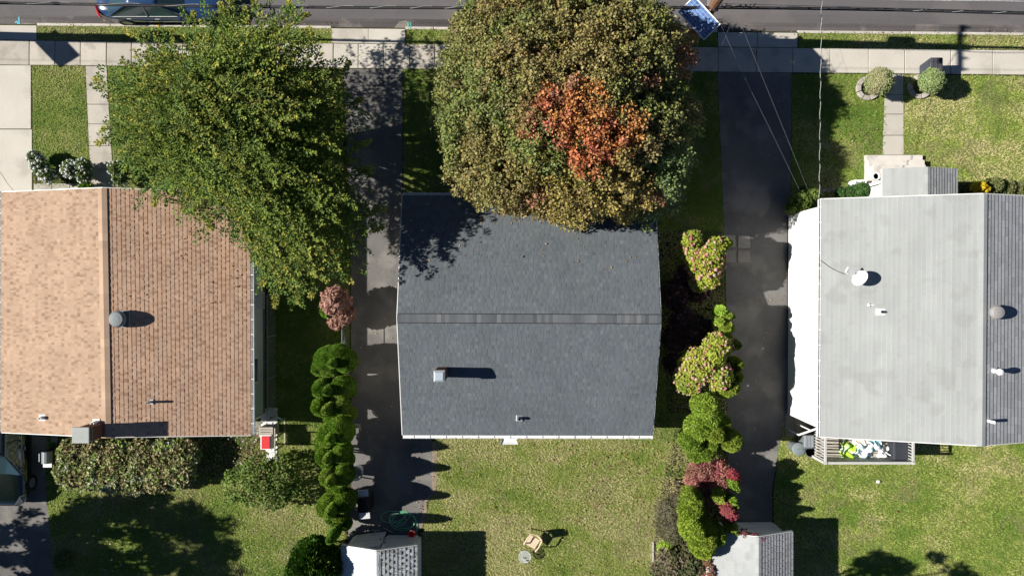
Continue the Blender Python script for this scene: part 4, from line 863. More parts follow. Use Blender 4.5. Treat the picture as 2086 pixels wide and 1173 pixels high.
# clipped ball trees
BALL = [(.2, .27, .09), (.28, .34, .14), (.33, .35, .18), (.36, .3, .18)]
for i, (px, py, r, ring, lab) in enumerate(((1792, 166, 28, (1767, 181), 'left clipped ball shrub beside the entrance path'), (1898, 165, 25, (1872, 178), 'right clipped ball shrub in front of the dark bin'))):
    plant('ball_shrub', lab, 'clipped shrub', [lob(px, py, r, 1.0, r*.0185)], 1500, .06, BALL[:3] if i else BALL, 210+i, wr=.6, group='clipped ball shrubs', low=-1, inner=.9)
    X, Y = W(*ring); rg = thing('stone_ring', ('ring of edging stones around the left clipped ball' if i == 0 else 'broken ring of edging stones around the right clipped ball'), 'edging', (X, Y, 0))
    n = 9
    for k in range(n):
        a0 = 2*PI*k/n; R0_, R1_ = .3, .49
        if i == 1 and k in (0, 1, 3): continue
        m = [(X+rr_*math.cos(a), Y+rr_*math.sin(a)) for rr_, aa in ((R1_, np.linspace(a0+.03, a0+2*PI/n-.03, 4)), (R0_, np.linspace(a0+2*PI/n-.04, a0+.04, 4))) for a in aa]
        MB().prism(m, 0, .11+random.uniform(-.01, .01)).build('stone', m_stone, rg, bevel=.015)
    sheet('bed_soil', [(ring[0]+14*math.cos(t), ring[1]+14*math.sin(t)) for t in np.linspace(0, 2*PI, 14)[:-1]], .012, m_mulch)
eg = thing('brick_edging', 'low row of edging blocks in front of the grey roofed house', 'edging', (*W(1715, 388), 0))
for k in range(11):
    X, Y = W(1668+k*9, 388.5-.25*k); piece('brick', X, Y, .16, .1, 0, .1, random.uniform(-.05, .05), m_stone, eg)

# ------------------------------------------------------------------ the two big trees
def sample_poly(poly, n, rs, mind):
    xs = [p[0] for p in poly]; ys = [p[1] for p in poly]; out = []
    tries = 0
    while len(out) < n and tries < 60:
        tries += 1; x = rs.uniform(min(xs), max(xs), 400); y = rs.uniform(min(ys), max(ys), 400); k = inpoly(x, y, poly)
        for a, b_ in zip(x[k], y[k]):
            if all((a-c[0])**2+(b_-c[1])**2 > mind*mind for c in out[-400:]): out.append((a, b_))
            if len(out) >= n: break
    return np.array(out)
def edge_rho(px, py, poly, cen):
    """0 at the centre .. 1 at the outline along the ray through the point"""
    cx, cy = cen; a = math.atan2(py-cy, px-cx); d = math.hypot(px-cx, py-cy); best = 1e9; dx, dy = math.cos(a), math.sin(a); n = len(poly)
    for i in range(n):
        x1, y1 = poly[i]; x2, y2 = poly[(i+1) % n]; ex, ey = x2-x1, y2-y1; den = dx*ey-dy*ex
        if abs(den) < 1e-9: continue
        t = ((x1-cx)*ey-(y1-cy)*ex)/den; s = ((x1-cx)*dy-(y1-cy)*dx)/den
        if 0 <= s <= 1 and t > 0: best = min(best, t)
    return min(1, d/best)
def limbs(trunk, base_r, top, targets, parent, rs):
    b = MB(); x, y = trunk; b.tube([(x, y, -.05), (x+.02, y, .4), (x+.05, y-.03, top*.5), (x, y, top)], [base_r*1.35, base_r, base_r*.85, base_r*.7], 10); b.build('trunk', m_bark, parent)
    b = MB()
    for t in targets:
        m = (x*.5+t[0]*.5+rs.normal(0, .2), y*.5+t[1]*.5+rs.normal(0, .2), top*.4+t[2]*.6)
        b.tube([(x, y, top*.85), m, tuple(t)], [base_r*.5, base_r*.28, .02], 6)
    b.build('limbs', m_bark, parent)
# maple
POLY2 = [(1330, -8), (1378, 34), (1405, 80), (1408, 110), (1385, 150), (1398, 200), (1418, 240), (1402, 320), (1372, 400), (1340, 428), (1290, 450), (1240, 438), (1170, 456), (1120, 440), (1040, 425), (980, 405), (940, 388), (912, 340), (906, 290), (892, 240), (906, 190), (895, 150), (914, 110), (926, 70), (942, 30), (975, 0), (1050, -30), (1150, -36), (1250, -26)]
rs = np.random.RandomState(5); CEN2 = (1155, 215)
inner2 = [(CEN2[0]+(p[0]-CEN2[0])*.905, CEN2[1]+(p[1]-CEN2[1])*.905) for p in POLY2]
pts = list(sample_poly(inner2, 165, rs, 31))+[(*p, 1) for p in sample_poly(inner2, 230, rs, 22)]; tx, ty = W(1140, 225, 3); tree2 = thing('maple_tree', 'broad maple with olive brown foliage and an orange patch over the dark roof', 'tree', (tx, ty, 0))
CL = []
def or_patch(px, py):
    return ((px-1160)/50)**2+((py-238)/40)**2 < 1 or ((px-1286)/42)**2+((py-256)/27)**2 < 1 or ((px-1226)/48)**2+((py-290)/22)**2 < 1
for pt in pts:
    px, py = pt[:2]; low_ = len(pt) > 2
    rho = edge_rho(px, py, POLY2, CEN2); z = 3.45+2.75*math.sqrt(max(0, 1-rho**2))+(rs.uniform(-.9, -.3) if low_ else rs.uniform(-.1, .4))
    if py > 380: z = max(z, 3.5)
    if or_patch(px, py): z += .25
    r = (rs.uniform(.38, .6) if low_ else rs.uniform(.62, 1.0))*(1-.3*rho); x, y = W(px, py, z); CL.append((x, y, z, r, r, r*.8, px, py))
for k in range(140):      # lower skirt
    t = rs.uniform(.8, .96); i = rs.randint(len(POLY2)); p = POLY2[i]; q = POLY2[(i+1) % len(POLY2)]; s = rs.rand()
    px, py = CEN2[0]+(lerp(p[0], q[0], s)-CEN2[0])*t, CEN2[1]+(lerp(p[1], q[1], s)-CEN2[1])*t; z = rs.uniform(2.4, 3.6); x, y = W(px, py, z+.3)
    if y < 4.9 and x < 5.6: z = max(z, 3.45)
    r = rs.uniform(.4, .65); CL.append((x, y, z, r, r, r, px, py))
Ps, Ds, Ns, Cs, Ls = [], [], [], [], []
SUB = unitv(rs.normal(size=(40, 3)))
for (x, y, z, rx_, ry_, rz_, px, py) in CL:
    n = int(620*rx_*rx_/.3); R_ = np.array([rx_, ry_, rz_])
    # leaves gather in small tufts on the clump's skin
    nt = int(10+26*rx_); tc = unitv(rs.normal(size=(nt, 3))+np.array([0, 0, .35])); k = rs.randint(nt, size=n); e = unitv(rs.normal(size=(n, 3)))
    d = tc[k]; P = np.array([x, y, z])+d*R_*rs.uniform(.78, 1.08, nt)[k][:, None]+e*(.15+.1*rx_)*rs.rand(n, 1)**.5; dd = unitv(d+e*.8)
    v1 = vnoise(np.array([px]), np.array([py]), 1/55., 9)[0]; v2 = vnoise(np.array([px]), np.array([py]), 1/38., 12)[0]
    if or_patch(px, py):
        base = lerp(np.array((.55, .2, .09)), np.array((.52, .27, .09)), rs.rand())
        if rs.rand() < .1: base = np.array((.5, .19, .11))
    else:
        base = lerp(np.array((.195, .23, .07)), np.array((.28, .235, .09)), np.clip((v1-.3)*2, 0, 1))
        if v2 > .74: base = lerp(base, np.array((.3, .19, .09)), .4)
        if px > 1300 and py > 300: base = np.array((.17, .225, .085))
        elif py > 320 and 1080 < px < 1300: base = lerp(base, np.array((.38, .28, .08)), .4)
        elif px < 1000 and py < 250: base = lerp(base, np.array((.18, .23, .07)), .4)
        if rs.rand() < .03: base = np.array((.32, .18, .1))
    tt = rs.uniform(.82, 1.18, nt)[k][:, None]
    c = base*rs.uniform(.7, 1.3, (n, 1))*tt+rs.normal(0, .014, (n, 3)); Ps.append(P); Cs.append(np.clip(c, .01, 1))
    Ds.append(unitv(rs.normal(size=(n, 3))+dd*.4)); Ns.append(unitv(dd+.6*rs.normal(size=(n, 3))+np.array([0, 0, .3]))); Ls.append(rs.uniform(.065, .125, n))
P, D, N_, C_, L_ = map(np.concatenate, (Ps, Ds, Ns, Cs, Ls))
leaves(P, D, N_, L_, L_*.85, np.clip(C_*1.1, 0, 1), 'crown', m_leaf, tree2)
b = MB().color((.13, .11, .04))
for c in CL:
    if c[3] > .4: blob(b, c[:6], .34, 7)  # dark solid cores added inside the clumps to block light
b.build('inner_light_blocker', m_conifer, tree2)
limbs((tx, ty), .3, 2.3, [CL[i][:3] for i in rs.choice(len(CL), 26, False)], tree2, rs)
# feathery green tree
POLY1 = [(262, 84), (300, 78), (330, 58), (368, 72), (392, 40), (440, 18), (500, 8), (560, 8), (600, 14), (612, 60), (640, 100), (690, 140), (722, 208), (706, 260), (728, 300), (712, 360), (745, 420), (758, 470), (735, 500), (722, 540), (688, 575), (640, 590), (600, 598), (560, 596), (545, 560), (520, 545), (500, 500), (488, 440), (440, 440), (392, 448), (366, 400), (330, 398), (285, 372), (246, 330), (232, 280), (222, 215), (214, 165), (240, 140)]
rs = np.random.RandomState(8); CEN1 = (475, 270); tree1 = thing('feathery_tree', 'big feathery green tree with upswept sprays between tan roof and street', 'tree', (*W(480, 262, 2.5), 0)); tx, ty = W(480, 262, 2.5)
Ps, Ds, Ns, Cs, Ls = [], [], [], [], []; ends = []
def spray(root, ax, L, n, colb, colt, rs):
    ax = ax/np.linalg.norm(ax); t = rs.rand(n)**.8; side = unit(np.cross(ax, (0, 0, 1))+rs.normal(0, .1, 3)); upv = np.cross(side, ax)
    wd = (.32*(1-t)+.05)*L*.62; s = rs.uniform(-1, 1, n); q = rs.uniform(-.45, .5, n)
    P = root+ax*(t*L)[:, None]+side*(s*wd)[:, None]+upv*(q*wd*.7-.1*L*t**2)[:, None]
    D = ax*.8+side*s[:, None]*.9+rs.normal(0, .45, (n, 3)); N = upv+rs.normal(0, .6, (n, 3))
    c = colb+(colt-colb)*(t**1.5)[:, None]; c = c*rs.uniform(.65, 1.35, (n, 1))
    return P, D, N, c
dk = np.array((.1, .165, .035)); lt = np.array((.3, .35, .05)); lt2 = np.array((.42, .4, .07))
def bough(tip, ax, L, rs, ct):
    """a plume: axis with side sprays that shorten towards the tip"""
    ax = ax/np.linalg.norm(ax); root = tip-ax*L; side = unit(np.cross(ax, (0, 0, 1))); n = int(L/.13); out = []
    f = rs.uniform(.8, 1.25)
    for k in range(n):
        t = (k+.5)/n; p = root+ax*L*t+np.array((0, 0, -.12*L*t*t)); s = 1 if k % 2 else -1; ll = (.6*(1-t)+.14)*L*.3*rs.uniform(.75, 1.2)
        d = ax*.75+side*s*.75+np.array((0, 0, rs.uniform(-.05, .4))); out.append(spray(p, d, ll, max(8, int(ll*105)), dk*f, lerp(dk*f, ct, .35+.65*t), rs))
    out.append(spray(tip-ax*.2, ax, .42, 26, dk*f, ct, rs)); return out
SH1 = [(CEN1[0]+(p[0]-CEN1[0])*.965, CEN1[1]+(p[1]-CEN1[1])*.965) for p in POLY1]
for cnt, md, dz, l0, l1, fil in ((165, 27, .25, 1.5, 2.5, 1.25), (250, 20, -1.0, 1.0, 1.8, .9)):
    for px, py in sample_poly(SH1, cnt, rs, md):
        rho = edge_rho(px, py, POLY1, CEN1); z = max(3.0, 3.9+3.4*math.sqrt(max(0, 1-rho**2))+rs.uniform(-.45, .35)+dz)
        x, y = W(px, py, z); tip = np.array((x, y, z)); rad = np.array((x-tx, y-ty, 0))
        az = math.atan2(rad[1], rad[0])+rs.normal(0, .3); up = .65-.7*rho+rs.normal(0, .12); ax = np.array((math.cos(az), math.sin(az), up)); ax /= np.linalg.norm(ax); L = rs.uniform(l0, l1)
        for a in bough(tip, ax, L, rs, lt if rs.rand() < .6 else lt2):
            for l_, v_ in zip((Ps, Ds, Ns, Cs), a): l_.append(v_)
        if rs.rand() < .12: ends.append(tuple(tip-ax*L))
# stray sprigs that break the outline
for (px, py, qx, qy) in ((222, 190, 192, 158), (235, 250, 208, 268), (228, 280, 200, 292), (300, 75, 262, 70), (392, 45, 396, 30), (470, 30, 468, -6), (520, 20, 520, -4), (590, 25, 592, 2), (640, 110, 632, 60), (700, 150, 712, 130), (720, 215, 738, 205), (722, 300, 752, 290),
    (740, 430, 782, 425), (740, 470, 780, 462), (560, 590, 563, 622), (610, 590, 606, 612), (640, 585, 634, 600), (545, 560, 540, 580), (420, 440, 428, 462), (370, 400, 375, 432), (320, 395, 318, 415), (600, 40, 622, 30), (455, 40, 452, 10), (730, 350, 760, 345), (700, 560, 716, 575)):
    for k in range(3):
        z = 4.3+rs.uniform(-.3, .3); p = np.array((*W(px, py, z), z)); q = np.array((*W(qx+rs.uniform(-5, 5), qy+rs.uniform(-5, 5), z-.1), z-.1)); v = q-p; L = np.linalg.norm(v)*1.1
        a = spray(p-v*.3, v+np.array((0, 0, .05)), L*1.25, 60, dk, lt2, rs)
        for l_, v_ in zip((Ps, Ds, Ns, Cs), a): l_.append(v_)
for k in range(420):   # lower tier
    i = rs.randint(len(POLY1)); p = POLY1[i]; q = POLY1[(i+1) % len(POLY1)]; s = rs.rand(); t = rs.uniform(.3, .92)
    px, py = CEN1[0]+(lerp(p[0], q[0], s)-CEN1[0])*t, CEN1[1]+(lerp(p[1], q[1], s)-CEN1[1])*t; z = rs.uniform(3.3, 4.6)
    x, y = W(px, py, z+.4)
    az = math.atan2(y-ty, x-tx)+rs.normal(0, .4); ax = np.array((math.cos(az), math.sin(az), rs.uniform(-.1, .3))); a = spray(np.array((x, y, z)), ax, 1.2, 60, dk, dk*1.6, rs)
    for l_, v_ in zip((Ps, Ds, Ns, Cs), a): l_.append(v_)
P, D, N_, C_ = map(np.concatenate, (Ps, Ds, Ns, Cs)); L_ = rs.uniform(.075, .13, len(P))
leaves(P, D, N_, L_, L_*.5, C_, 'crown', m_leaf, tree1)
limbs((tx, ty), .26, 1.9, ends[:34], tree1, rs)
# the two trees whose shade falls into the picture from outside
def plain_tree(label, x, y, h, r, rz, seed, n=150, cr=.32):
    rs = np.random.RandomState(seed); t = thing('shade_tree', label, 'tree', (x, y, 0)); Ps, Ds, Ns, Cs = [], [], [], []; cl = []
    for k in range(n):
        d = unit(rs.normal(size=3)); q = rs.uniform(.45, 1)**.6; c = np.array((x, y, h))+d*np.array((r, r, rz))*q; rr_ = rs.uniform(.7, 1.4)*cr; cl.append(tuple(c))
        m = int(120*(cr/.32)**2); e = unitv(rs.normal(size=(m, 3))); Ps.append(c+e*rr_*rs.uniform(.5, 1, (m, 1))); Ds.append(unitv(rs.normal(size=(m, 3)))); Ns.append(unitv(e+rs.normal(size=(m, 3))*.5)); Cs.append(np.array((.07, .11, .025))*rs.uniform(.7, 1.3, (m, 1)))
    P, D, N, C = map(np.concatenate, (Ps, Ds, Ns, Cs)); L = rs.uniform(.12, .2, len(P)); leaves(P, D, N, L, L*.7, C, 'crown', m_leaf, t)
    limbs((x, y), .22, h*.45, cl[:18], t, rs)
X, Y = W(320, 1120); plain_tree('leafy tree left of the picture shading the left rear lawn', X-6.0/.727, Y-.3, 5.4, 3.1, 2.4, 61, 270)
X, Y = W(70, 1150); plain_tree('leafy tree at the lower left outside the picture shading the rear driveway', X-4.9/.727, Y-.4, 4.7, 2.7, 2.0, 62, 210, .2)
X, Y = W(1860, 1172); plain_tree('loose leafy tree below the picture shading the right rear lawn', X-7.2/.727, Y-.8, 7.2, 2.2, 1.5, 63, 42)

# ------------------------------------------------------------------ utility poles, cables, solar panels
def utility_pole(label, bpx, bpy, group='utility poles with solar panels'):
    x, y = W(bpx, bpy); p = thing('utility_pole', label, 'utility pole', (x, y, 0), group)
    MB().tube([(x, y, -.1), (x, y, 4), (x, y, 8.3)], [.2, .18, .14], 12).build('post', m_pole, p)
    b = MB().box(x-.06, y-1.0, 8.0, x+.05, y+.95, 8.12); ca = b.build('crossarm', m_pole, p)
    b = MB()
    for dy in (-.9, -.45, .45, .85): b.lathe((x, y+dy, 8.12), [(.03, 0), (.06, .05), (.04, .09), (.06, .13), (.02, .18)], 8)
    b.build('insulator', m_grey, ca)
    b = MB().lathe((x+.0, y+.22, 6.0), [(.05, -.02), (.17, 0), (.17, .6), (.14, .66), (.04, .7)], 14); b.build('transformer', m_grey, p)
    b = MB().box(x-.2, y-.14, 3.55, x+.2, y-.1, 3.7).box(x-.22, y-.2, 3.75, x-.1, y+.2, 3.8); b.build('bracket', m_metal, p)
    # solar panel: corners (left, bottom, right, top) measured at their heights
    s = thing('solar_panel', label.replace('wooden utility pole', 'blue white framed solar panel on the pole'), 'solar panel', (x-.4, y-.4, 3.7), 'solar panels on the utility poles')
    cor = [W3(1381, 26, 3.63), W3(1434, 84, 3.7), W3(1468, 51, 3.9)]; off = np.array([x, y, 0])-np.array([*W(1402, 85), 0])
    A, B, C = [np.array(c)+off for c in cor]; Dn = A+(C-B); u = B-A; v = Dn-A; n = unit(np.cross(u, v)); n = n if n[2] > 0 else -n; Lu, Lv = np.linalg.norm(u), np.linalg.norm(v); u /= Lu; v /= Lv
    def bx(b, a0, a1, c0, c1, z0, z1):
        b.add([tuple(A+u*a+v*c+n*z) for z in (z0, z1) for a, c in ((a0, c0), (a1, c0), (a1, c1), (a0, c1))], [(0, 3, 2, 1), (4, 5, 6, 7), (0, 1, 5, 4), (1, 2, 6, 5), (2, 3, 7, 6), (3, 0, 4, 7)])
    b = MB(); fw = .04; bx(b, 0, Lu, 0, fw, -.02, .02); bx(b, 0, Lu, Lv-fw, Lv, -.02, .02); bx(b, 0, fw, fw, Lv-fw, -.02, .02); bx(b, Lu-fw, Lu, fw, Lv-fw, -.02, .02); b.build('frame', m_white, s)
    b = MB(); bx(b, fw, Lu-fw, fw, Lv-fw, -.015, -.002); b.build('backing', M('cell_grid', (.35, .42, .55), .3, var=.05), s)
    nu, nv = 9, 6; cu, cv = (Lu-2*fw)/nu, (Lv-2*fw)/nv
    for i in range(nu):
        for j in range(nv):
            b = MB(); g = .009; bx(b, fw+i*cu+g, fw+(i+1)*cu-g, fw+j*cv+g, fw+(j+1)*cv-g, -.001, .004); b.build('cell', m_panel, s)
    MB().tube([(x-.1, y-.1, 3.6), tuple((A+C)/2-n*.05)], .025, 6).build('mount', m_metal, s)
    return x, y
p1 = utility_pole('wooden utility pole beside the maple at the top edge', 1402, 84)
p0 = utility_pole('wooden utility pole left of the picture near the street', -115, 72)
def smooth(pts, n=8):
    P_ = [np.array(p, float) for p in pts]; P_ = [2*P_[0]-P_[1]]+P_+[2*P_[-1]-P_[-2]]; out = []
    for i in range(1, len(P_)-2):
        for t in np.linspace(0, 1, n, endpoint=False):
            a, b_, c, d = P_[i-1:i+3]; out.append(.5*((2*b_)+(-a+c)*t+(2*a-5*b_+4*c-d)*t*t+(-a+3*b_-3*c+d)*t**3))
    out.append(P_[-2]); return out
CP = [(-500, 2, 3.3), (0, 8, 3.2), (458, 15, 3.4), (780, 17.5, 3.6), (1040, 18, 3.65), (1455, 17.5, 3.8), (1800, 22, 3.7), (2086, 29, 3.6), (2500, 37, 3.4)]
tag(MB().tube(smooth([W3(*p) for p in CP]), .032, 6).build('telephone_cable', m_cable), 'thick black telephone cable crossing the whole street edge', 'cable')
tag(MB().tube(smooth([(x, y+.052, z+.02) for x, y, z in (W3(*p) for p in CP)]), .018, 6).build('telephone_cable', m_cable), 'thinner black cable just above the thick telephone cable in the photo', 'cable')
lash = smooth([(x, y+.04, z+.03) for x, y, z in (W3(*p) for p in CP)], 60); lash = [(p[0], p[1]+.04*math.sin(i*.35), p[2]+.035*math.cos(i*.35)) for i, p in enumerate(lash)]
tag(MB().tube(lash, .006, 4).build('lashing_wire', m_cable_w), 'pale lashing wire wound around the black telephone cable', 'cable')
for dy, lab in ((-.9, 'uppermost street power wire at the road side of the crossarm'), (.85, 'street power wire at the far side of the crossarm')):
    tag(MB().tube([(-40, p0[1]+dy+.3, 8.1), (p0[0], p0[1]+dy, 8.3), ((p0[0]+p1[0])/2, (p0[1]+p1[1])/2+dy, 7.8), (p1[0], p1[1]+dy, 8.3), (40, p1[1]+dy-.4, 7.9)], .009, 5).build('power_wire', m_cable), lab, 'wire')
b = MB()
for k in range(7): x = p1[0]+.35+k*.17; b.tube([(x-.1, p1[1]+random.uniform(-.1, .1)-.02, 3.85), (x, p1[1]-.1+random.uniform(-.05, .05), 3.95), (x+.12, p1[1]+random.uniform(-.12, .1), 3.8)], .018, 5)
tag(b.build('cable_splice', m_cable), 'tangle of cable splices hanging beside the utility pole', 'cable')
def drop(pts, mat, r, lab): return tag(MB().tube(smooth(pts), r, 4).build('service_wire', mat), lab, 'wire')
tw = smooth([W3(1678, -60, 6.5), W3(1674, 0, 5.6), W3(1671, 200, 4.3), W3(1669, 404, 3.75)], 34)
for ph, mt, lab in ((0, m_cable_w, 'pale strand of the twisted service wire reaching the front corner of the grey roof'), (PI, m_cable, 'black strand of the twisted service wire reaching the front corner of the grey roof')):
    tag(MB().tube([(p[0]+.014*math.cos(i*.9+ph), p[1], p[2]+.014*math.sin(i*.9+ph)) for i, p in enumerate(tw)], .0065, 5).build('service_wire', mt), lab, 'wire')
drop([W3(1497, 20, 4.0), W3(1550, 150, 3.8), W3(1598, 268, 3.6), W3(1645, 385, 3.4)], m_wire_g, .0038, 'thin service wire over the right driveway, upper of two')
drop([W3(1452, 14, 4.2), W3(1513, 150, 3.9), W3(1572, 270, 3.5), W3(1628, 386, 3.2)], m_wire_g, .0038, 'thin service wire over the right driveway, lower of two')
drop([W3(1490, 44, 4.2), W3(1464, 112, 3.9), W3(1432, 190, 3.6), W3(1346, 412, 2.8)], m_wire_g, .004, 'thin service wire falling from the pole to the dark roof')
drop([W3(1431, 50, 4.1), W3(1416, 110, 3.9), W3(1400, 180, 3.6), W3(1344, 420, 2.75)], m_cable_w, .006, 'pale guy like wire crossing the solar panel towards the dark roof')
drop([W3(1600, -30, 5.5), W3(1760, -3, 5.2), W3(2086, 3, 5.0), W3(2500, 14, 5)], m_cable_w, .014, 'pale twisted wire at the top right corner over the road')
drop([W3(1470, 8, 4.0), W3(1700, 14, 3.9), W3(2086, 24, 3.7), W3(2500, 34, 3.6)], m_cable, .008, 'thin dark wire beside the telephone cable right of the pole')

# ------------------------------------------------------------------ cars
def car(label, cx, cy, yaw, L, Wd, Hh, paint, sedan=True):
    t = thing('parked_car', label, 'car', (cx, cy, 0)); zg = -.12 if cy > 10 else .01; ca, sa = math.cos(yaw), math.sin(yaw)
    def T(x, y, z): return (cx+x*ca-y*sa, cy+x*sa+y*ca, z+zg)
    h = Wd/2; l = L/2
    st = [(-l, .62, .45, .78), (-l+.12, .8, .36, .9), (-l+.5, .93, .25, .98), (-l*.55, 1, .2, 1.0), (-l*.2, 1, .2, .98), (l*.2, 1, .2, .96), (l*.5, .99, .2, .93), (l-.6, .95, .22, .86), (l-.2, .84, .3, .76), (l, .6, .4, .62)]
    b = MB(); n = 9; V = []
    for x, k, zb, zt in st:
        w = h*k
        ring = [(0, zt+.0), (w*.55, zt-.005), (w*.86, zt-.06), (w*.985, (zb+zt)/2+.1), (w, (zb+zt)/2-.05), (w*.96, zb+.05), (w*.8, zb)]
        full = ring+[(-a, z) for a, z in ring[::-1][:-1]]
        full = ring+[(-a, z) for a, z in reversed(ring[1:])]
        V += [T(x, a, z) for a, z in full]; m = len(full)
    F = [(i*m+j, i*m+(j+1) % m, (i+1)*m+(j+1) % m, (i+1)*m+j) for i in range(len(st)-1) for j in range(m)]+[tuple(range(m-1, -1, -1)), tuple(range((len(st)-1)*m, len(st)*m))]
    b.add(V, F); b.build('body', paint, t, smooth=True, sub=2)
    # cabin: base rectangle to roof
    zb = .9; zr = Hh; xb0, xr0, xr1, xb1 = -l*.78, -l*.45, l*.06, l*.42; wb, wr_ = h*.92, h*.66
    def P(x, y, z): return T(x, y, z)
    b = MB(); rz = []
    nx = 7
    for i in range(nx):
        s = i/(nx-1); x = lerp(xr0, xr1, s); z = zr-.03*(2*s-1)**2
        rz.append([P(x, y*wr_, z-.035*abs(y)**3) for y in (-1, -.7, -.35, 0, .35, .7, 1)])
    v = [p for r in rz for p in r]; f = [(i*7+j, (i+1)*7+j, (i+1)*7+j+1, i*7+j+1) for i in range(nx-1) for j in range(6)]
    b.add(v, f); ro = b.build('roof', paint, t, smooth=True); sd = ro.modifiers.new('s', 'SOLIDIFY'); sd.thickness = .03
    zre = zr-.065
    def glass(name, a, b2, c, d, mat=m_carglass): 
        o = MB().quad(a, b2, c, d).build(name, mat, t); s_ = o.modifiers.new('s', 'SOLIDIFY'); s_.thickness = .012; return o
    glass('windshield', P(xb1, -wb*.93, zb), P(xb1, wb*.93, zb), P(xr1, wr_*.97, zre+.02), P(xr1, -wr_*.97, zre+.02))
    glass('rear_window', P(xb0, wb*.9, zb+.04), P(xb0, -wb*.9, zb+.04), P(xr0, -wr_*.97, zre+.02), P(xr0, wr_*.97, zre+.02))
    xm = (xr0+xr1)/2+.05
    for s in (-1, 1):
        glass('side_window', P(xm+.04, s*wb, zb), P(xb1-.06, s*wb, zb), P(xr1, s*wr_*1.01, zre), P(xm+.04, s*wr_*1.01, zre))
        glass('side_window', P(xb0+.12, s*wb, zb+.03), P(xm-.04, s*wb, zb), P(xm-.04, s*wr_*1.01, zre), P(xr0, s*wr_*1.01, zre))
        b = MB().tube([P(xb0, s*wb, zb+.03), P(xr0, s*wr_, zre+.02), P(xr1, s*wr_, zre+.02), P(xb1, s*wb, zb)], .035, 6).tube([P(xm, s*wb, zb), P(xm, s*wr_, zre)], .03, 5); b.build('pillar', paint, t)
        b = MB().tube([P(xb0+.1, s*(wb+.01), zb+.0), P(xb1-.05, s*(wb+.012), zb-.01)], .014, 5); b.tube([P(xr0-.2, s*(wr_+.05), zre-.06), P(xr0+.05, s*(wr_+.015), zre+.0), P(xr1-.05, s*(wr_+.015), zre), P(xb1-.12, s*(wb+.01), zb+.03)], .011, 5); b.build('chrome_trim', m_alu, t)
        b = MB(); q = (xb1-.22, s*(wb+.13), .98); b.add([P(q[0]-.07, q[1]-.09, .92), P(q[0]+.07, q[1]-.09, .92), P(q[0]+.05, q[1]+.09, .92), P(q[0]-.07, q[1]+.09, .92), P(q[0]-.07, q[1]-.09, 1.05), P(q[0]+.05, q[1]-.09, 1.05), P(q[0]+.03, q[1]+.08, 1.04), P(q[0]-.07, q[1]+.08, 1.04)],
            [(0, 3, 2, 1), (4, 5, 6, 7), (0, 1, 5, 4), (1, 2, 6, 5), (2, 3, 7, 6), (3, 0, 4, 7)]); b.build('mirror', paint, t, bevel=.02)
        for xw in (-l*.6, l*.62):
            w = MB(); r = .33; yc = s*(h-.1)
            vs = []; K = 18
            for rr_, yy in ((.2, -.1), (r-.03, -.11), (r, -.07), (r, .07), (r-.03, .11), (.2, .1)):
                vs += [P(xw+rr_*math.cos(2*PI*k/K), yc+yy, .33+rr_*math.sin(2*PI*k/K)) for k in range(K)]
            w.add(vs, [(i*K+k, i*K+(k+1) % K, (i+1)*K+(k+1) % K, (i+1)*K+k) for i in range(5) for k in range(K)]); wo = w.build('wheel', m_black, t, smooth=False)
            w = MB(); vs = [P(xw+.2*math.cos(2*PI*k/K), yc+s*.09, .33+.2*math.sin(2*PI*k/K)) for k in range(K)]; w.add(vs+[P(xw, yc+s*.05, .33)], [(k, (k+1) % K, K) for k in range(K)]); w.build('rim', m_rim, wo)
        b = MB(); b.add([P(-l+.0, s*h*.42, .7), P(-l+.06, s*h*.82, .7), P(-l+.25, s*h*.94, .78), P(-l+.22, s*h*.86, .9), P(-l+.1, s*h*.6, .88), P(-l+.02, s*h*.42, .86)], [(0, 1, 2, 3, 4, 5)]); o = b.build('tail_lamp', m_lamp_r, t); q = o.modifiers.new('s', 'SOLIDIFY'); q.thickness = .05; q.offset = 0
        b = MB(); b.add([P(l-.02, s*h*.45, .6), P(l-.16, s*h*.84, .62), P(l-.5, s*h*.95, .72), P(l-.45, s*h*.8, .82), P(l-.1, s*h*.5, .7)], [(0, 1, 2, 3, 4)]); o = b.build('headlight', m_lamp_c, t); q = o.modifiers.new('s', 'SOLIDIFY'); q.thickness = .04; q.offset = 0
        b = MB().tube([P(xm+.25, s*h*1.005, .8), P(xm+.42, s*h*1.005, .8)], .013, 5).tube([P(xb0+.7, s*h*1.0, .82), P(xb0+.87, s*h*1.0, .82)], .013, 5); b.build('door_handle', m_alu, t)
    b = MB().box(0, 0, 0, .01, .01, .01); 
    b = MB(); b.add([P(-l-.01, -.26, .5), P(-l-.01, .26, .5), P(-l+.02, .26, .64), P(-l+.02, -.26, .64)], [(0, 1, 2, 3)]); b.build('number_plate', m_white, t)
    return t
xa, _ = W(192, 0, .75); xb, _ = W(458, 0, .75)
car('dark blue sedan parked on the street with its rear lamp at the left', (xa+xb)/2, W(0, 2, .9)[1]+.3, 0, xb-xa, 1.9, 1.42, m_blue)
xr_ = W(47, 0, .9)[0]; yf = W(0, 1031, .6)[1]
car('dark green car nosing out beyond the tan roof at the lower left', xr_-.9, yf+2.3, -PI/2, 4.6, 1.82, 1.5, m_green)

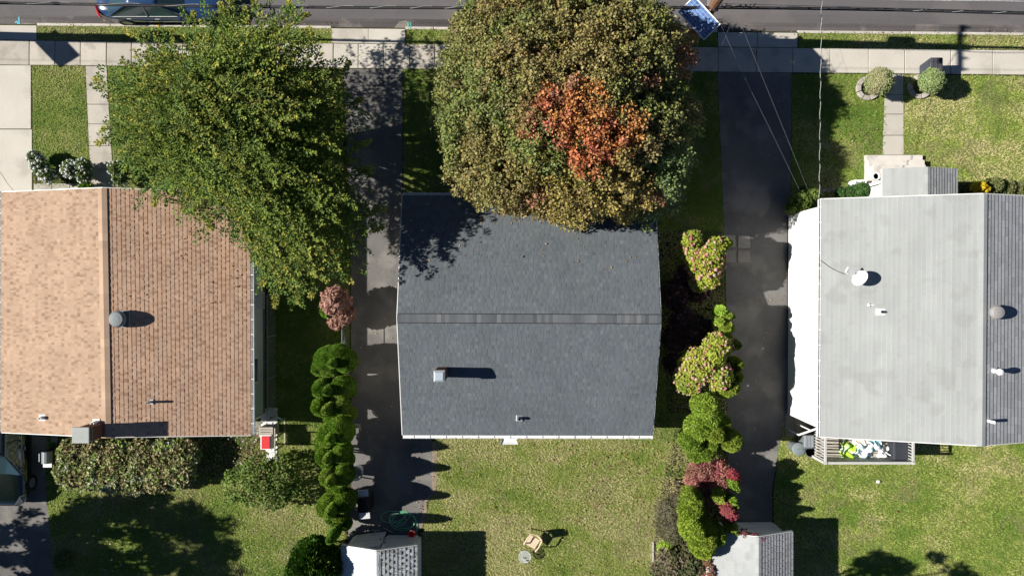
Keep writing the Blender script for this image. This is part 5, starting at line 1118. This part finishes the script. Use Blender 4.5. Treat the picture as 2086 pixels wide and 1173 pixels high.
# ------------------------------------------------------------------ deck of the right house
dk_ = thing('back_deck', 'raised wooden deck with white railings behind the grey roofed house', 'deck', (16, -6.8, 0))
zf, zr = .95, 1.85
xL, xR = W(1683, 0, zr)[0]-.02, W(1861, 0, zr)[0]; yB = W(0, 943, zr)[1]; yT = wl[1][1]-.03
n = 9; bw = (yT-yB)/n
for i in range(n):
    y = yB+bw*(i+.5); piece('board', (xL+xR)/2, y, xR-xL, bw-.025, zf-.04, zf, 0, m_wood, dk_, .006, .002)
b = MB()
for x in np.linspace(xL+.1, xR-.1, 5):
    for y in (yB+.1, yT-.3): b.cbox((x, y), .09, .09, 0, zf-.05)
b.build('joist_posts', m_wood, dk_)
rl = MB().box(xL, yB-.05, zr-.05, xR+.05, yB+.05, zr); rl.build('handrail', m_rail, dk_, bevel=.01)
MB().box(xL-.05, yB-.05, zr-.052, xL+.05, yT, zr-.002).build('handrail', m_rail, dk_, bevel=.01); MB().box(xR-.05, yB+.06, zr-.05, xR+.05, yT, zr-.002).build('handrail', m_rail, dk_, bevel=.01)
bal = bpy.data.meshes.new('baluster'); bb = MB().box(-.018, -.018, zf-.12, .018, .018, zr-.055); bal.from_pydata(bb.v, [], bb.f); bal.materials.append(m_rail)
q = org(dk_)
def baluster(x, y):
    o = bpy.data.objects.new('baluster', bal); COL.objects.link(o); o.parent = dk_; o.location = (x-q[0], y-q[1], 0)
for x in np.arange(xL+.1, xR, .115): baluster(x, yB)
for y in np.arange(yB+.1, yT, .115): baluster(xL, y); baluster(xR, y)
for x in (xL, xR):
    MB().cbox((x, yB), .1, .1, 0, zr+.03).build('post', m_rail, dk_)
# stair rail going left and steps
sr = thing('stair_rail', 'white sloping stair rail left of the deck', 'railing', (xL-.6, yT-.1, 0))
xq, yq = W(1626, 885, 1.0); MB().tube([(xL, yT-.12, zr), (xq, yq, 1.05)], .04, 6).build('handrail', m_white, sr)
for s in (0, .5, 1): MB().tube([(lerp(xL-.1, xq, s), lerp(yT-.12, yq, s), 0), (lerp(xL-.1, xq, s), lerp(yT-.12, yq, s), lerp(zr, 1.05, s))], .03, 6).build('post', m_white, sr)
# tumbled tarps and towels
def cloth(label, cen, w, d, z, h, cols, seed, name='cloth'):
    rs = np.random.RandomState(seed); n = 26; V = []; C = []
    for i in range(n):
        for j in range(n):
            u, v = i/(n-1), j/(n-1); e = min(1, 6*min(u, 1-u, v, 1-v)); x = cen[0]+(u-.5)*w; y = cen[1]+(v-.5)*d
            ph = rs.rand()*0
            zz = z+.015+e*h*(.45+.35*math.sin(u*9+seed+2*math.sin(v*5+seed))+.25*math.sin(v*13+u*6+seed*2)); x += .05*math.sin(v*9+seed); y += .05*math.sin(u*11+seed*3)
            k = int((math.sin(u*7+seed+1.5*math.sin(v*6))+math.sin(v*9+seed*1.7+u*3)+2)/4*len(cols)*.999); V.append((x, y, max(z+.01, zz))); C.append(cols[k])
    F = [(i*n+j, (i+1)*n+j, (i+1)*n+j+1, i*n+j+1) for i in range(n-1) for j in range(n-1)]
    return tag(np_mesh(name, V, F, m_cloth, col=np.array(C), smooth=True), label, 'cloth')
def dz_(px, py, z): return W(px, py, z)
cloth('crumpled lime green cloth at the left of the deck pile', dz_(1731, 918, 1.15), .62, .62, zf+.02, .28, [(.45, .72, .05), (.35, .6, .05), (.55, .8, .3), (.62, .75, .6)], 1)
cloth('crumpled pale blue and white towels in the middle of the deck pile', dz_(1763, 915, 1.2), .75, .72, zf+.02, .35, [(.62, .74, .78), (.75, .78, .78), (.4, .58, .65), (.72, .75, .75)], 2)
cloth('peach and white towel at the back of the deck pile', dz_(1757, 900, 1.25), .6, .28, zf+.14, .2, [(.7, .52, .42), (.78, .76, .72), (.75, .6, .5)], 3)
cloth('teal and white cloth at the right of the deck pile', dz_(1787, 904, 1.25), .45, .55, zf+.1, .28, [(.12, .4, .48), (.7, .76, .78), (.3, .55, .62)], 4)
cloth('white bundled sheet beside the black cover on the deck', dz_(1805, 922, 1.3), .38, .45, zf+.03, .4, [(.78, .78, .78), (.72, .74, .76)], 5)
x, y = dz_(1838, 916, 1.5); b = MB().cbox((x, y), .66, .85, zf, 1.5); tag(b.build('covered_box', m_dgrey, bevel=.06), 'large box under a charcoal cover at the right end of the deck', 'box')
x, y = dz_(1713, 905, zf+.1); b = MB().cbox((x, y), .1, .75, zf+.005, zf+.05); tag(b.build('dark_mat', m_dgrey), 'narrow dark strip lying across the deck boards', 'mat')

# ------------------------------------------------------------------ bins, grills, furniture
def wheelie(label, px, py, w, d, hgt, yaw, mat, lidmat, handle=True, group='wheeled bins'):
    x, y = W(px, py, hgt); t = thing('wheeled_bin', label, 'bin', (x, y, 0), group); c, s = math.cos(yaw), math.sin(yaw)
    def T(a, b_, z): return (x+a*c-b_*s, y+a*s+b_*c, z)
    def fr(b, w0, d0, z0, w1, d1, z1): b.add([T(a*w0/2, e*d0/2, z0) for a, e in ((-1, -1), (1, -1), (1, 1), (-1, 1))]+[T(a*w1/2, e*d1/2, z1) for a, e in ((-1, -1), (1, -1), (1, 1), (-1, 1))], [(0, 3, 2, 1), (4, 5, 6, 7), (0, 1, 5, 4), (1, 2, 6, 5), (2, 3, 7, 6), (3, 0, 4, 7)])
    b = MB(); fr(b, w*.78, d*.78, .06, w*.96, d*.96, hgt-.05); b.build('body', mat, t, bevel=.04)
    b = MB(); fr(b, w, d, hgt-.05, w*.94, d*.94, hgt+.02); lid = b.build('lid', lidmat, t, bevel=.045)
    b = MB()
    for k in (-.3, 0, .3): fr2 = [T(k*w-.02, -d*.42, hgt+.018), T(k*w+.02, -d*.42, hgt+.018), T(k*w+.02, d*.42, hgt+.018), T(k*w-.02, d*.42, hgt+.018)]; b.add(fr2+[(p[0], p[1], p[2]+.012) for p in fr2], [(4, 5, 6, 7), (0, 1, 5, 4), (1, 2, 6, 5), (2, 3, 7, 6), (3, 0, 4, 7)])
    b.build('rib', lidmat, lid)
    MB().tube([T(-w*.35, -d*.55, hgt-.06), T(w*.35, -d*.55, hgt-.06)], .018, 6).build('handle', mat, t)
    for k in (-1, 1): MB().tube([T(k*w*.42, -d*.42, .1), T(k*w*.5, -d*.42, .1)], .1, 12).build('wheel', m_black, t)
    return t
wheelie('dark wheeled bin on the pavement behind the right ball shrub', 1908, 133, .52, .62, .95, 0, M('blue_grey_plastic', (.045, .055, .075), .4), M('charcoal_lid', (.07, .072, .085), .4))
def round_bin(label, px, py, r, hgt, mat, lidmat):
    x, y = W(px, py, hgt); t = thing('round_bin', label, 'bin', (x, y, 0))
    MB().lathe((x, y, 0), [(r*.75, 0), (r*.92, hgt*.9), (r*.97, hgt*.92)], 22).build('body', mat, t)
    lid = MB().lathe((x, y, hgt*.92), [(r, 0), (r*1.02, .03), (r*.9, .07), (r*.4, .1), (.01, .105)], 22).build('lid', lidmat, t)
    MB().box(x-r*.45, y-.02, hgt*.92+.1, x+r*.45, y+.02, hgt*.92+.14).build('handle', lidmat, lid)
    return t
round_bin('round grey green bin standing on the lawn left of the deck', 1628, 915, .26, .75, m_grey, M('grey_green_lid', (.2, .24, .25), .45))
wheelie('grey square bin with closed lid tucked beside the deck rail', 1649, 899, .42, .5, .9, 0, m_grey, M('grey_lid', (.24, .26, .28), .45))
x, y = W(1651, 920, .7); t = thing('open_bin', 'open dark tub with grey rim left of the deck', 'bin', (x, y, 0))
MB().lathe((x, y, 0), [(.15, 0), (.2, .68), (.22, .7), (.2, .7), (.19, .66), (.14, .1), (.01, .1)], 16).build('body', m_dgrey, t)
MB().lathe((x, y, .69), [(.22, 0), (.225, .02), (.19, .02), (.19, 0)], 16).build('rim', m_grey, t)
# left: grill behind tan house
def grill(label, px, py, z, yaw, Lh, Wh, shelf, lidm, bodym, sh):
    x, y = W(px, py, z); t = thing('barbecue_grill', label, 'grill', (x, y, 0)); c, s = math.cos(yaw), math.sin(yaw)
    def T(a, b_, zz): return (x+a*c-b_*s, y+a*s+b_*c, zz)
    def bx(b, a0, a1, b0, b1, z0, z1): b.add([T(a, e, zz) for zz in (z0, z1) for a, e in ((a0, b0), (a1, b0), (a1, b1), (a0, b1))], [(0, 3, 2, 1), (4, 5, 6, 7), (0, 1, 5, 4), (1, 2, 6, 5), (2, 3, 7, 6), (3, 0, 4, 7)])
    b = MB(); bx(b, -Lh/2, Lh/2, -Wh/2, Wh/2, .15, z-.22); b.build('cabinet', bodym, t)
    b = MB(); K = 8; v = []
    for a in (-Lh/2, Lh/2): v += [T(a, -math.cos(PI*k/K)*Wh/2, z-.2+math.sin(PI*k/K)*.2) for k in range(K+1)]
    b.add(v, [(k, k+1, K+2+k, K+1+k) for k in range(K)]+[tuple(range(K, -1, -1)), tuple(range(K+1, 2*K+2)), (0, K+1, 2*K+1, K)]); lid = b.build('lid', lidm, t)
    MB().tube([T(-Lh*.35, Wh/2+.05, z-.1), T(Lh*.35, Wh/2+.05, z-.1)], .015, 6).build('handle', m_alu, lid)
    for sg in (-1, 1):
        if sh[0 if sg < 0 else 1]:
            b = MB(); bx(b, min(sg*(Lh/2+.02), sg*(Lh/2+shelf)), max(sg*(Lh/2+.02), sg*(Lh/2+shelf)), -Wh*.42, Wh*.42, z-.24, z-.2); b.build('side_shelf', m_alu, t, bevel=.01)
        b = MB()
        for e in (-1, 1): bx(b, sg*Lh*.45-.02, sg*Lh*.45+.02, e*Wh*.42-.02, e*Wh*.42+.02, 0, .15)
        b.build('leg', m_black, t)
    return t
grill('gas grill with two pale side shelves beside the left hedge', 739, 1030, 1.05, PI/2+.08, .55, .5, .3, m_black, m_black, (1, 1))
x, y = W(90, 935, .9); g = grill('silver lidded grill at the edge of the left rear driveway', 90, 933, .95, PI/2, .46, .42, .18, m_grey, m_black, (1, 0))
x, y = W(722, 966, .8); tub = thing('round_tub', 'white rimmed round tub half hidden by the left hedge', 'tub', (x, y, 0))
MB().lathe((x, y, 0), [(.2, 0), (.27, .6), (.3, .62), (.3, .66), (.26, .66), (.25, .6), (.18, .08), (.01, .08)], 24).build('body', m_white, tub)
# red lid box and stand by the left house
x, y = W(541, 901, 1.0); t = thing('red_box', 'red lidded box on dark legs beside the tan roofed house corner', 'box', (x, y, 0))
MB().cbox((x, y), .44, .58, .55, .95).build('body', m_white, t, bevel=.02); MB().cbox((x, y), .34, .5, .951, 1.0).build('lid', m_red, t, bevel=.015)
for a in (-1, 1):
    for e in (-1, 1): MB().cbox((x+a*.18, y+e*.25), .05, .05, 0, .56).build('leg', m_black, t)
x, y = W(541, 880, .85); t = thing('crate_bench', 'slatted grey bench just above the red lidded box', 'bench', (x, y, 0))
for k in range(4): MB().box(x-.28, y-.19+k*.1, .8, x+.28, y-.11+k*.1, .83).build('slat', m_wood, t)
for a in (-1, 1): MB().cbox((x+a*.24, y), .05, .36, 0, .8).build('leg', m_wood, t)
x, y = W(566, 890, .9); t = thing('dark_trellis', 'thin dark frame standing right of the red lidded box', 'frame', (x, y, 0))
MB().box(x-.03, y-.5, 0, x+.03, y+.62, .04).build('foot', m_wood, t)
for yy in (y-.45, y+.05, y+.55): MB().cbox((x, yy), .05, .05, .04, 1.3).build('post', m_wood, t)
MB().box(x-.02, y-.45, 1.25, x+.02, y+.55, 1.3).build('rail', m_wood, t)
# white stone patio patch
r = structroot('white_stone_patch'); b = MB(); rr = random.Random(9)
b.color((.75, .75, .73))
for k in range(420):
    px, py = rr.uniform(534, 564), rr.uniform(832, 938)
    if px < 548 and py > 905: px += 10
    X, Y = W(px, py); s = rr.uniform(.04, .09); a = rr.uniform(0, PI); zt = .02+rr.random()*.03
    pts = [(X+math.cos(a+j*PI*2/5)*s*rr.uniform(.7, 1), Y+math.sin(a+j*PI*2/5)*s*rr.uniform(.7, 1)) for j in range(5)]
    g_ = rr.uniform(.6, .85); b.color((g_, g_, g_*.98)); b.prism(pts, 0, zt)
o = b.build('white_stone', m_gravelw, r, kind='stuff')
sheet('bed_soil', [(390, 862), (534, 862), (534, 960), (470, 965), (430, 975), (400, 955)], .006, m_mulch)
sheet('bed_soil', [(534, 830), (566, 830), (566, 940), (534, 940)], .006, m_mulch)
sheet('bed_soil', [(69, 352), (184, 352), (184, 373), (69, 373)], .006, m_mulch); sheet('bed_soil', [(233, 340), (262, 340), (270, 405), (235, 405)], .006, m_mulch)
sheet('bed_soil', [(1340, 470), (1472, 470), (1478, 860), (1360, 860)], .006, m_mulch)
sheet('bed_soil', [(1375, 870), (1482, 870), (1484, 1180), (1332, 1180), (1330, 1115), (1345, 1010)], .006, m_mulch)
path('patio', [[(515, 858), (533, 858), (533, 872), (515, 872)], [(515, 873), (531, 873), (531, 884), (515, 884)]], m_paver, .02)
path('rear_pad', [[(100, 846), (118, 846), (118, 901), (104, 901)]], m_conc, .02)
# hose, bucket, rake
rr = random.Random(4); hp = []
cxh, cyh = 812, 1056
for i in range(120):
    t = i/119; a = t*2*PI*4.3; rad = 20+9*math.sin(a*.37+1)+5*math.sin(a*1.7); hp.append(W3(cxh+rad*1.05*math.cos(a)+6*math.sin(t*9), cyh+rad*.62*math.sin(a)+4*math.cos(t*7), .025+.015*math.sin(a*2.3)+t*.04))
hp += [W3(832, 1046, .05), W3(844, 1052, .03), W3(850, 1066, .03), W3(846, 1082, .03), W3(828, 1074, .03)]
tag(MB().tube(smooth(hp, 3), .012, 6).build('garden_hose', m_hose, smooth=True), 'tangled green garden hose lying on the middle driveway', 'hose')
b = MB().tube([W3(781, 1074, .03), W3(792, 1080, .06), W3(799, 1084, .03)], .02, 6); tag(b.build('hose_nozzle', m_metal), 'metal hose nozzle near the shed doors', 'nozzle')
x, y = W(838, 1087, .3); t = thing('red_bucket', 'open red bucket beside the white shed door', 'bucket', (x, y, 0))
MB().lathe((x, y, 0), [(.1, 0), (.13, .26), (.145, .27), (.145, .29), (.12, .29), (.115, .24), (.08, .03), (.01, .03)], 20).build('body', m_red, t)
MB().tube([(x-.14, y, .27), (x-.1, y+.1, .3), (x, y+.14, .31), (x+.1, y+.1, .3), (x+.14, y, .27)], .006, 5).build('handle', m_metal, t)
x, y = W(765, 1080, 0); t = thing('rake', 'garden rake leaning on the shed doors', 'rake', (x, y, 0))
MB().tube([(x, y, .03), (x+.02, y-.32, 1.35)], .018, 6).build('handle', m_tan, t)
b = MB().tube([(x-.2, y+.01, .05), (x+.2, y+.01, .05)], .014, 5)
for k in range(8): b.tube([(x-.19+k*.054, y+.01, .05), (x-.19+k*.054, y+.07, .01)], .006, 4)
b.build('head', m_metal, t)
# lawn chair and glass table
x, y = W(1085, 1103, .45); yaw = math.radians(-32); t = thing('lawn_chair', 'tan plastic armchair on the middle rear lawn', 'chair', (x, y, 0)); c, s = math.cos(yaw), math.sin(yaw)
def T(a, b_, z): return (x+a*c-b_*s, y+a*s+b_*c, z)
def qb(b, a0, a1, b0, b1, z0, z1, dz=0, db=0):
    b.add([T(a, e, z0+(dz if e == b1 else 0)) for a, e in ((a0, b0), (a1, b0), (a1, b1), (a0, b1))]+[T(a, e, z1+(dz if e == b1 else 0)) for a, e in ((a0, b0), (a1, b0), (a1, b1), (a0, b1))], [(0, 3, 2, 1), (4, 5, 6, 7), (0, 1, 5, 4), (1, 2, 6, 5), (2, 3, 7, 6), (3, 0, 4, 7)])
b = MB(); qb(b, -.23, .23, -.22, .2, .41, .435); b.build('seat', m_tan, t, bevel=.02)
pts = []; b = MB(); K = 10
inn = [T(lerp(-.25, .25, k/K), .2+.06*math.sin(PI*k/K), .42) for k in range(K+1)]; top = [T(lerp(-.24, .24, k/K), .32+.1*math.sin(PI*k/K), .8+.06*math.sin(PI*k/K)) for k in range(K+1)]
b.add(inn+top, [(k, k+1, K+2+k, K+1+k) for k in range(K)]); o = b.build('backrest', m_tan, t); q_ = o.modifiers.new('s', 'SOLIDIFY'); q_.thickness = .02
for sg in (-1, 1):
    MB().tube([T(sg*.26, .28, .66), T(sg*.29, .0, .64), T(sg*.27, -.22, .62), T(sg*.27, -.24, .0)], [.03, .03, .03, .022], 6).build('armrest', m_tan, t)
    MB().tube([T(sg*.24, .2, .42), T(sg*.26, .3, .0)], .024, 6).build('leg', m_tan, t)
x, y = W(1069, 1134, .45); t = thing('glass_table', 'small round glass topped side table below the tan chair', 'table', (x, y, 0))
MB().lathe((x, y, .43), [(.225, 0), (.225, .012)], 28).build('glass_top', m_tglass, t)
v = [(x+.235*math.cos(a), y+.235*math.sin(a), .438) for a in np.linspace(0, 2*PI, 29)]; MB().tube(v, .014, 6).build('rim', m_alu, t)
for a in (.4, 2.5, 4.6): MB().tube([(x+.22*math.cos(a), y+.22*math.sin(a), .43), (x+.06*math.cos(a+.6), y+.06*math.sin(a+.6), .22), (x+.25*math.cos(a), y+.25*math.sin(a), 0)], .011, 5).build('leg', m_alu, t)
for dx, dy in ((-.09, -.03), (.03, -.14)):
    tag(MB().lathe((x+dx, y+dy, .444), [(.03, 0), (.034, .09), (.026, .09), (.022, .02)], 12).build('cup', m_white), 'small white cup on the glass table, ' + ('nearer the left rim' if dx < 0 else 'nearer the bottom rim'), 'cup')
X, Y = W(1788, 980); tag(MB().lathe((X, Y, 0), [(.05, 0), (.07, .06), (.04, .1), (.01, .11)], 10, 1.3, 1).build('cup', m_white), 'small white cup lying on the right rear lawn', 'cup')
# wire fences
for i, (px, py0, py1, lab) in enumerate(((562, 600, 848, 'thin wire fence in the shade beside the tan roofed house'), (709, 655, 712, 'short wire fence between dry bush and hedge'))):
    X, Ya = W(px, py0); _, Yb = W(px, py1); t = thing('wire_fence', lab, 'fence', (X, (Ya+Yb)/2, 0)); n = max(2, int((Ya-Yb)/1.6)+1)
    for k in range(n): MB().tube([(X, lerp(Ya, Yb, k/(n-1)), 0), (X, lerp(Ya, Yb, k/(n-1)), 1.1)], .022, 6).build('post', m_metal, t)
    MB().tube([(X, Ya, 1.08), (X, Yb, 1.08)], .016, 5).build('rail', m_metal, t)
    b = MB(); L = Ya-Yb; k = 0.
    while k < L:
        for d in (-1, 1):
            e = min(L, k+1.0); b.tube([(X, Ya-(k if d > 0 else e), .05), (X, Ya-(e if d > 0 else k), 1.05)], .003, 3)
        k += .12
    b.build('mesh', m_metal, t, kind='stuff')
X, Y = W(1330, 1140); ed = thing('lawn_edging', 'pale straight edging board at the lower right of the middle lawn', 'edging', (X, Y, 0))
for k in range(4): MB().box(X-.03, Y-.9+k*.42, 0, X+.03, Y-.5+k*.42, .07).build('block', m_stone, ed)

# ------------------------------------------------------------------ fallen leaves
def litter(label, rects, n, seed, pal, s=.09, z=.02):
    rs = np.random.RandomState(seed); P = []
    for k in range(n):
        r = rects[rs.randint(len(rects))]; cx_, cy_ = rs.uniform(r[0], r[2]), rs.uniform(r[1], r[3]); P.append(W3(cx_, cy_, z))
    P = np.array(P); P[:, 2] += rs.rand(n)*.03; D = rs.normal(size=(n, 3)); D[:, 2] *= .2; N = np.tile([0, 0, 1.], (n, 1))+rs.normal(0, .25, (n, 3)); L = s*rs.uniform(.6, 1.2, n)
    tag(leaves(P, unitv(D), N, L, L*.8, np.array(pal)[rs.randint(len(pal), size=n)], 'fallen_leaves', m_leaf, None, 'stuff'), label, 'fallen leaves')
LP = [(.4, .28, .15), (.3, .17, .08), (.45, .36, .2), (.2, .12, .07)]
def roof_litter(parent, C, sr, tr, n, seed):
    rs = np.random.RandomState(seed); C = [np.array(c, float) for c in C]; P = []
    for k in range(n): P.append(patch(C, rs.uniform(*sr), rs.uniform(*tr)**1.3)+np.array([0, 0, .035]))
    P = np.array(P); D = rs.normal(size=(n, 3)); D[:, 2] *= .2; L = rs.uniform(.04, .09, n)
    leaves(P, unitv(D), np.tile([0, 0, 1.], (n, 1))+rs.normal(0, .25, (n, 3)), L, L*.8, np.array([(.4, .28, .15), (.3, .17, .08), (.5, .3, .1), (.2, .12, .07)])[rs.randint(4, size=n)], 'fallen_leaves', m_leaf, parent, 'stuff')
roof_litter(r2, SL2F, (.05, .98), (0, .7), 90, 3); roof_litter(r1, SL1R, (0, .5), (0, .9), 50, 4)
litter('scattered brown fallen leaves on the middle rear lawn', [(880, 900, 1340, 1170), (1150, 900, 1400, 1060)], 420, 1, LP, .08, .06)
litter('scattered fallen leaves on the left rear lawn and soil bed', [(400, 880, 640, 1000), (110, 1000, 650, 1170), (395, 880, 530, 960)], 420, 2, LP+[(.5, .48, .42)], .08, .06)
litter('few fallen leaves along the kerb and pavement', [(80, 40, 700, 50), (1460, 60, 2080, 70), (700, 90, 900, 140), (830, 60, 920, 85), (1630, 70, 2080, 95)], 220, 3, LP, .07, .02)
litter('few fallen leaves on the right driveway and right lawns', [(1470, 160, 1610, 700), (1620, 160, 1790, 380), (1600, 960, 2080, 1160), (1480, 600, 1600, 1080)], 260, 4, LP, .07, .05)
litter('fallen leaves and pale debris on the middle driveway', [(705, 160, 815, 480), (715, 500, 815, 1060), (830, 890, 870, 1040)], 220, 5, LP, .07, .03)
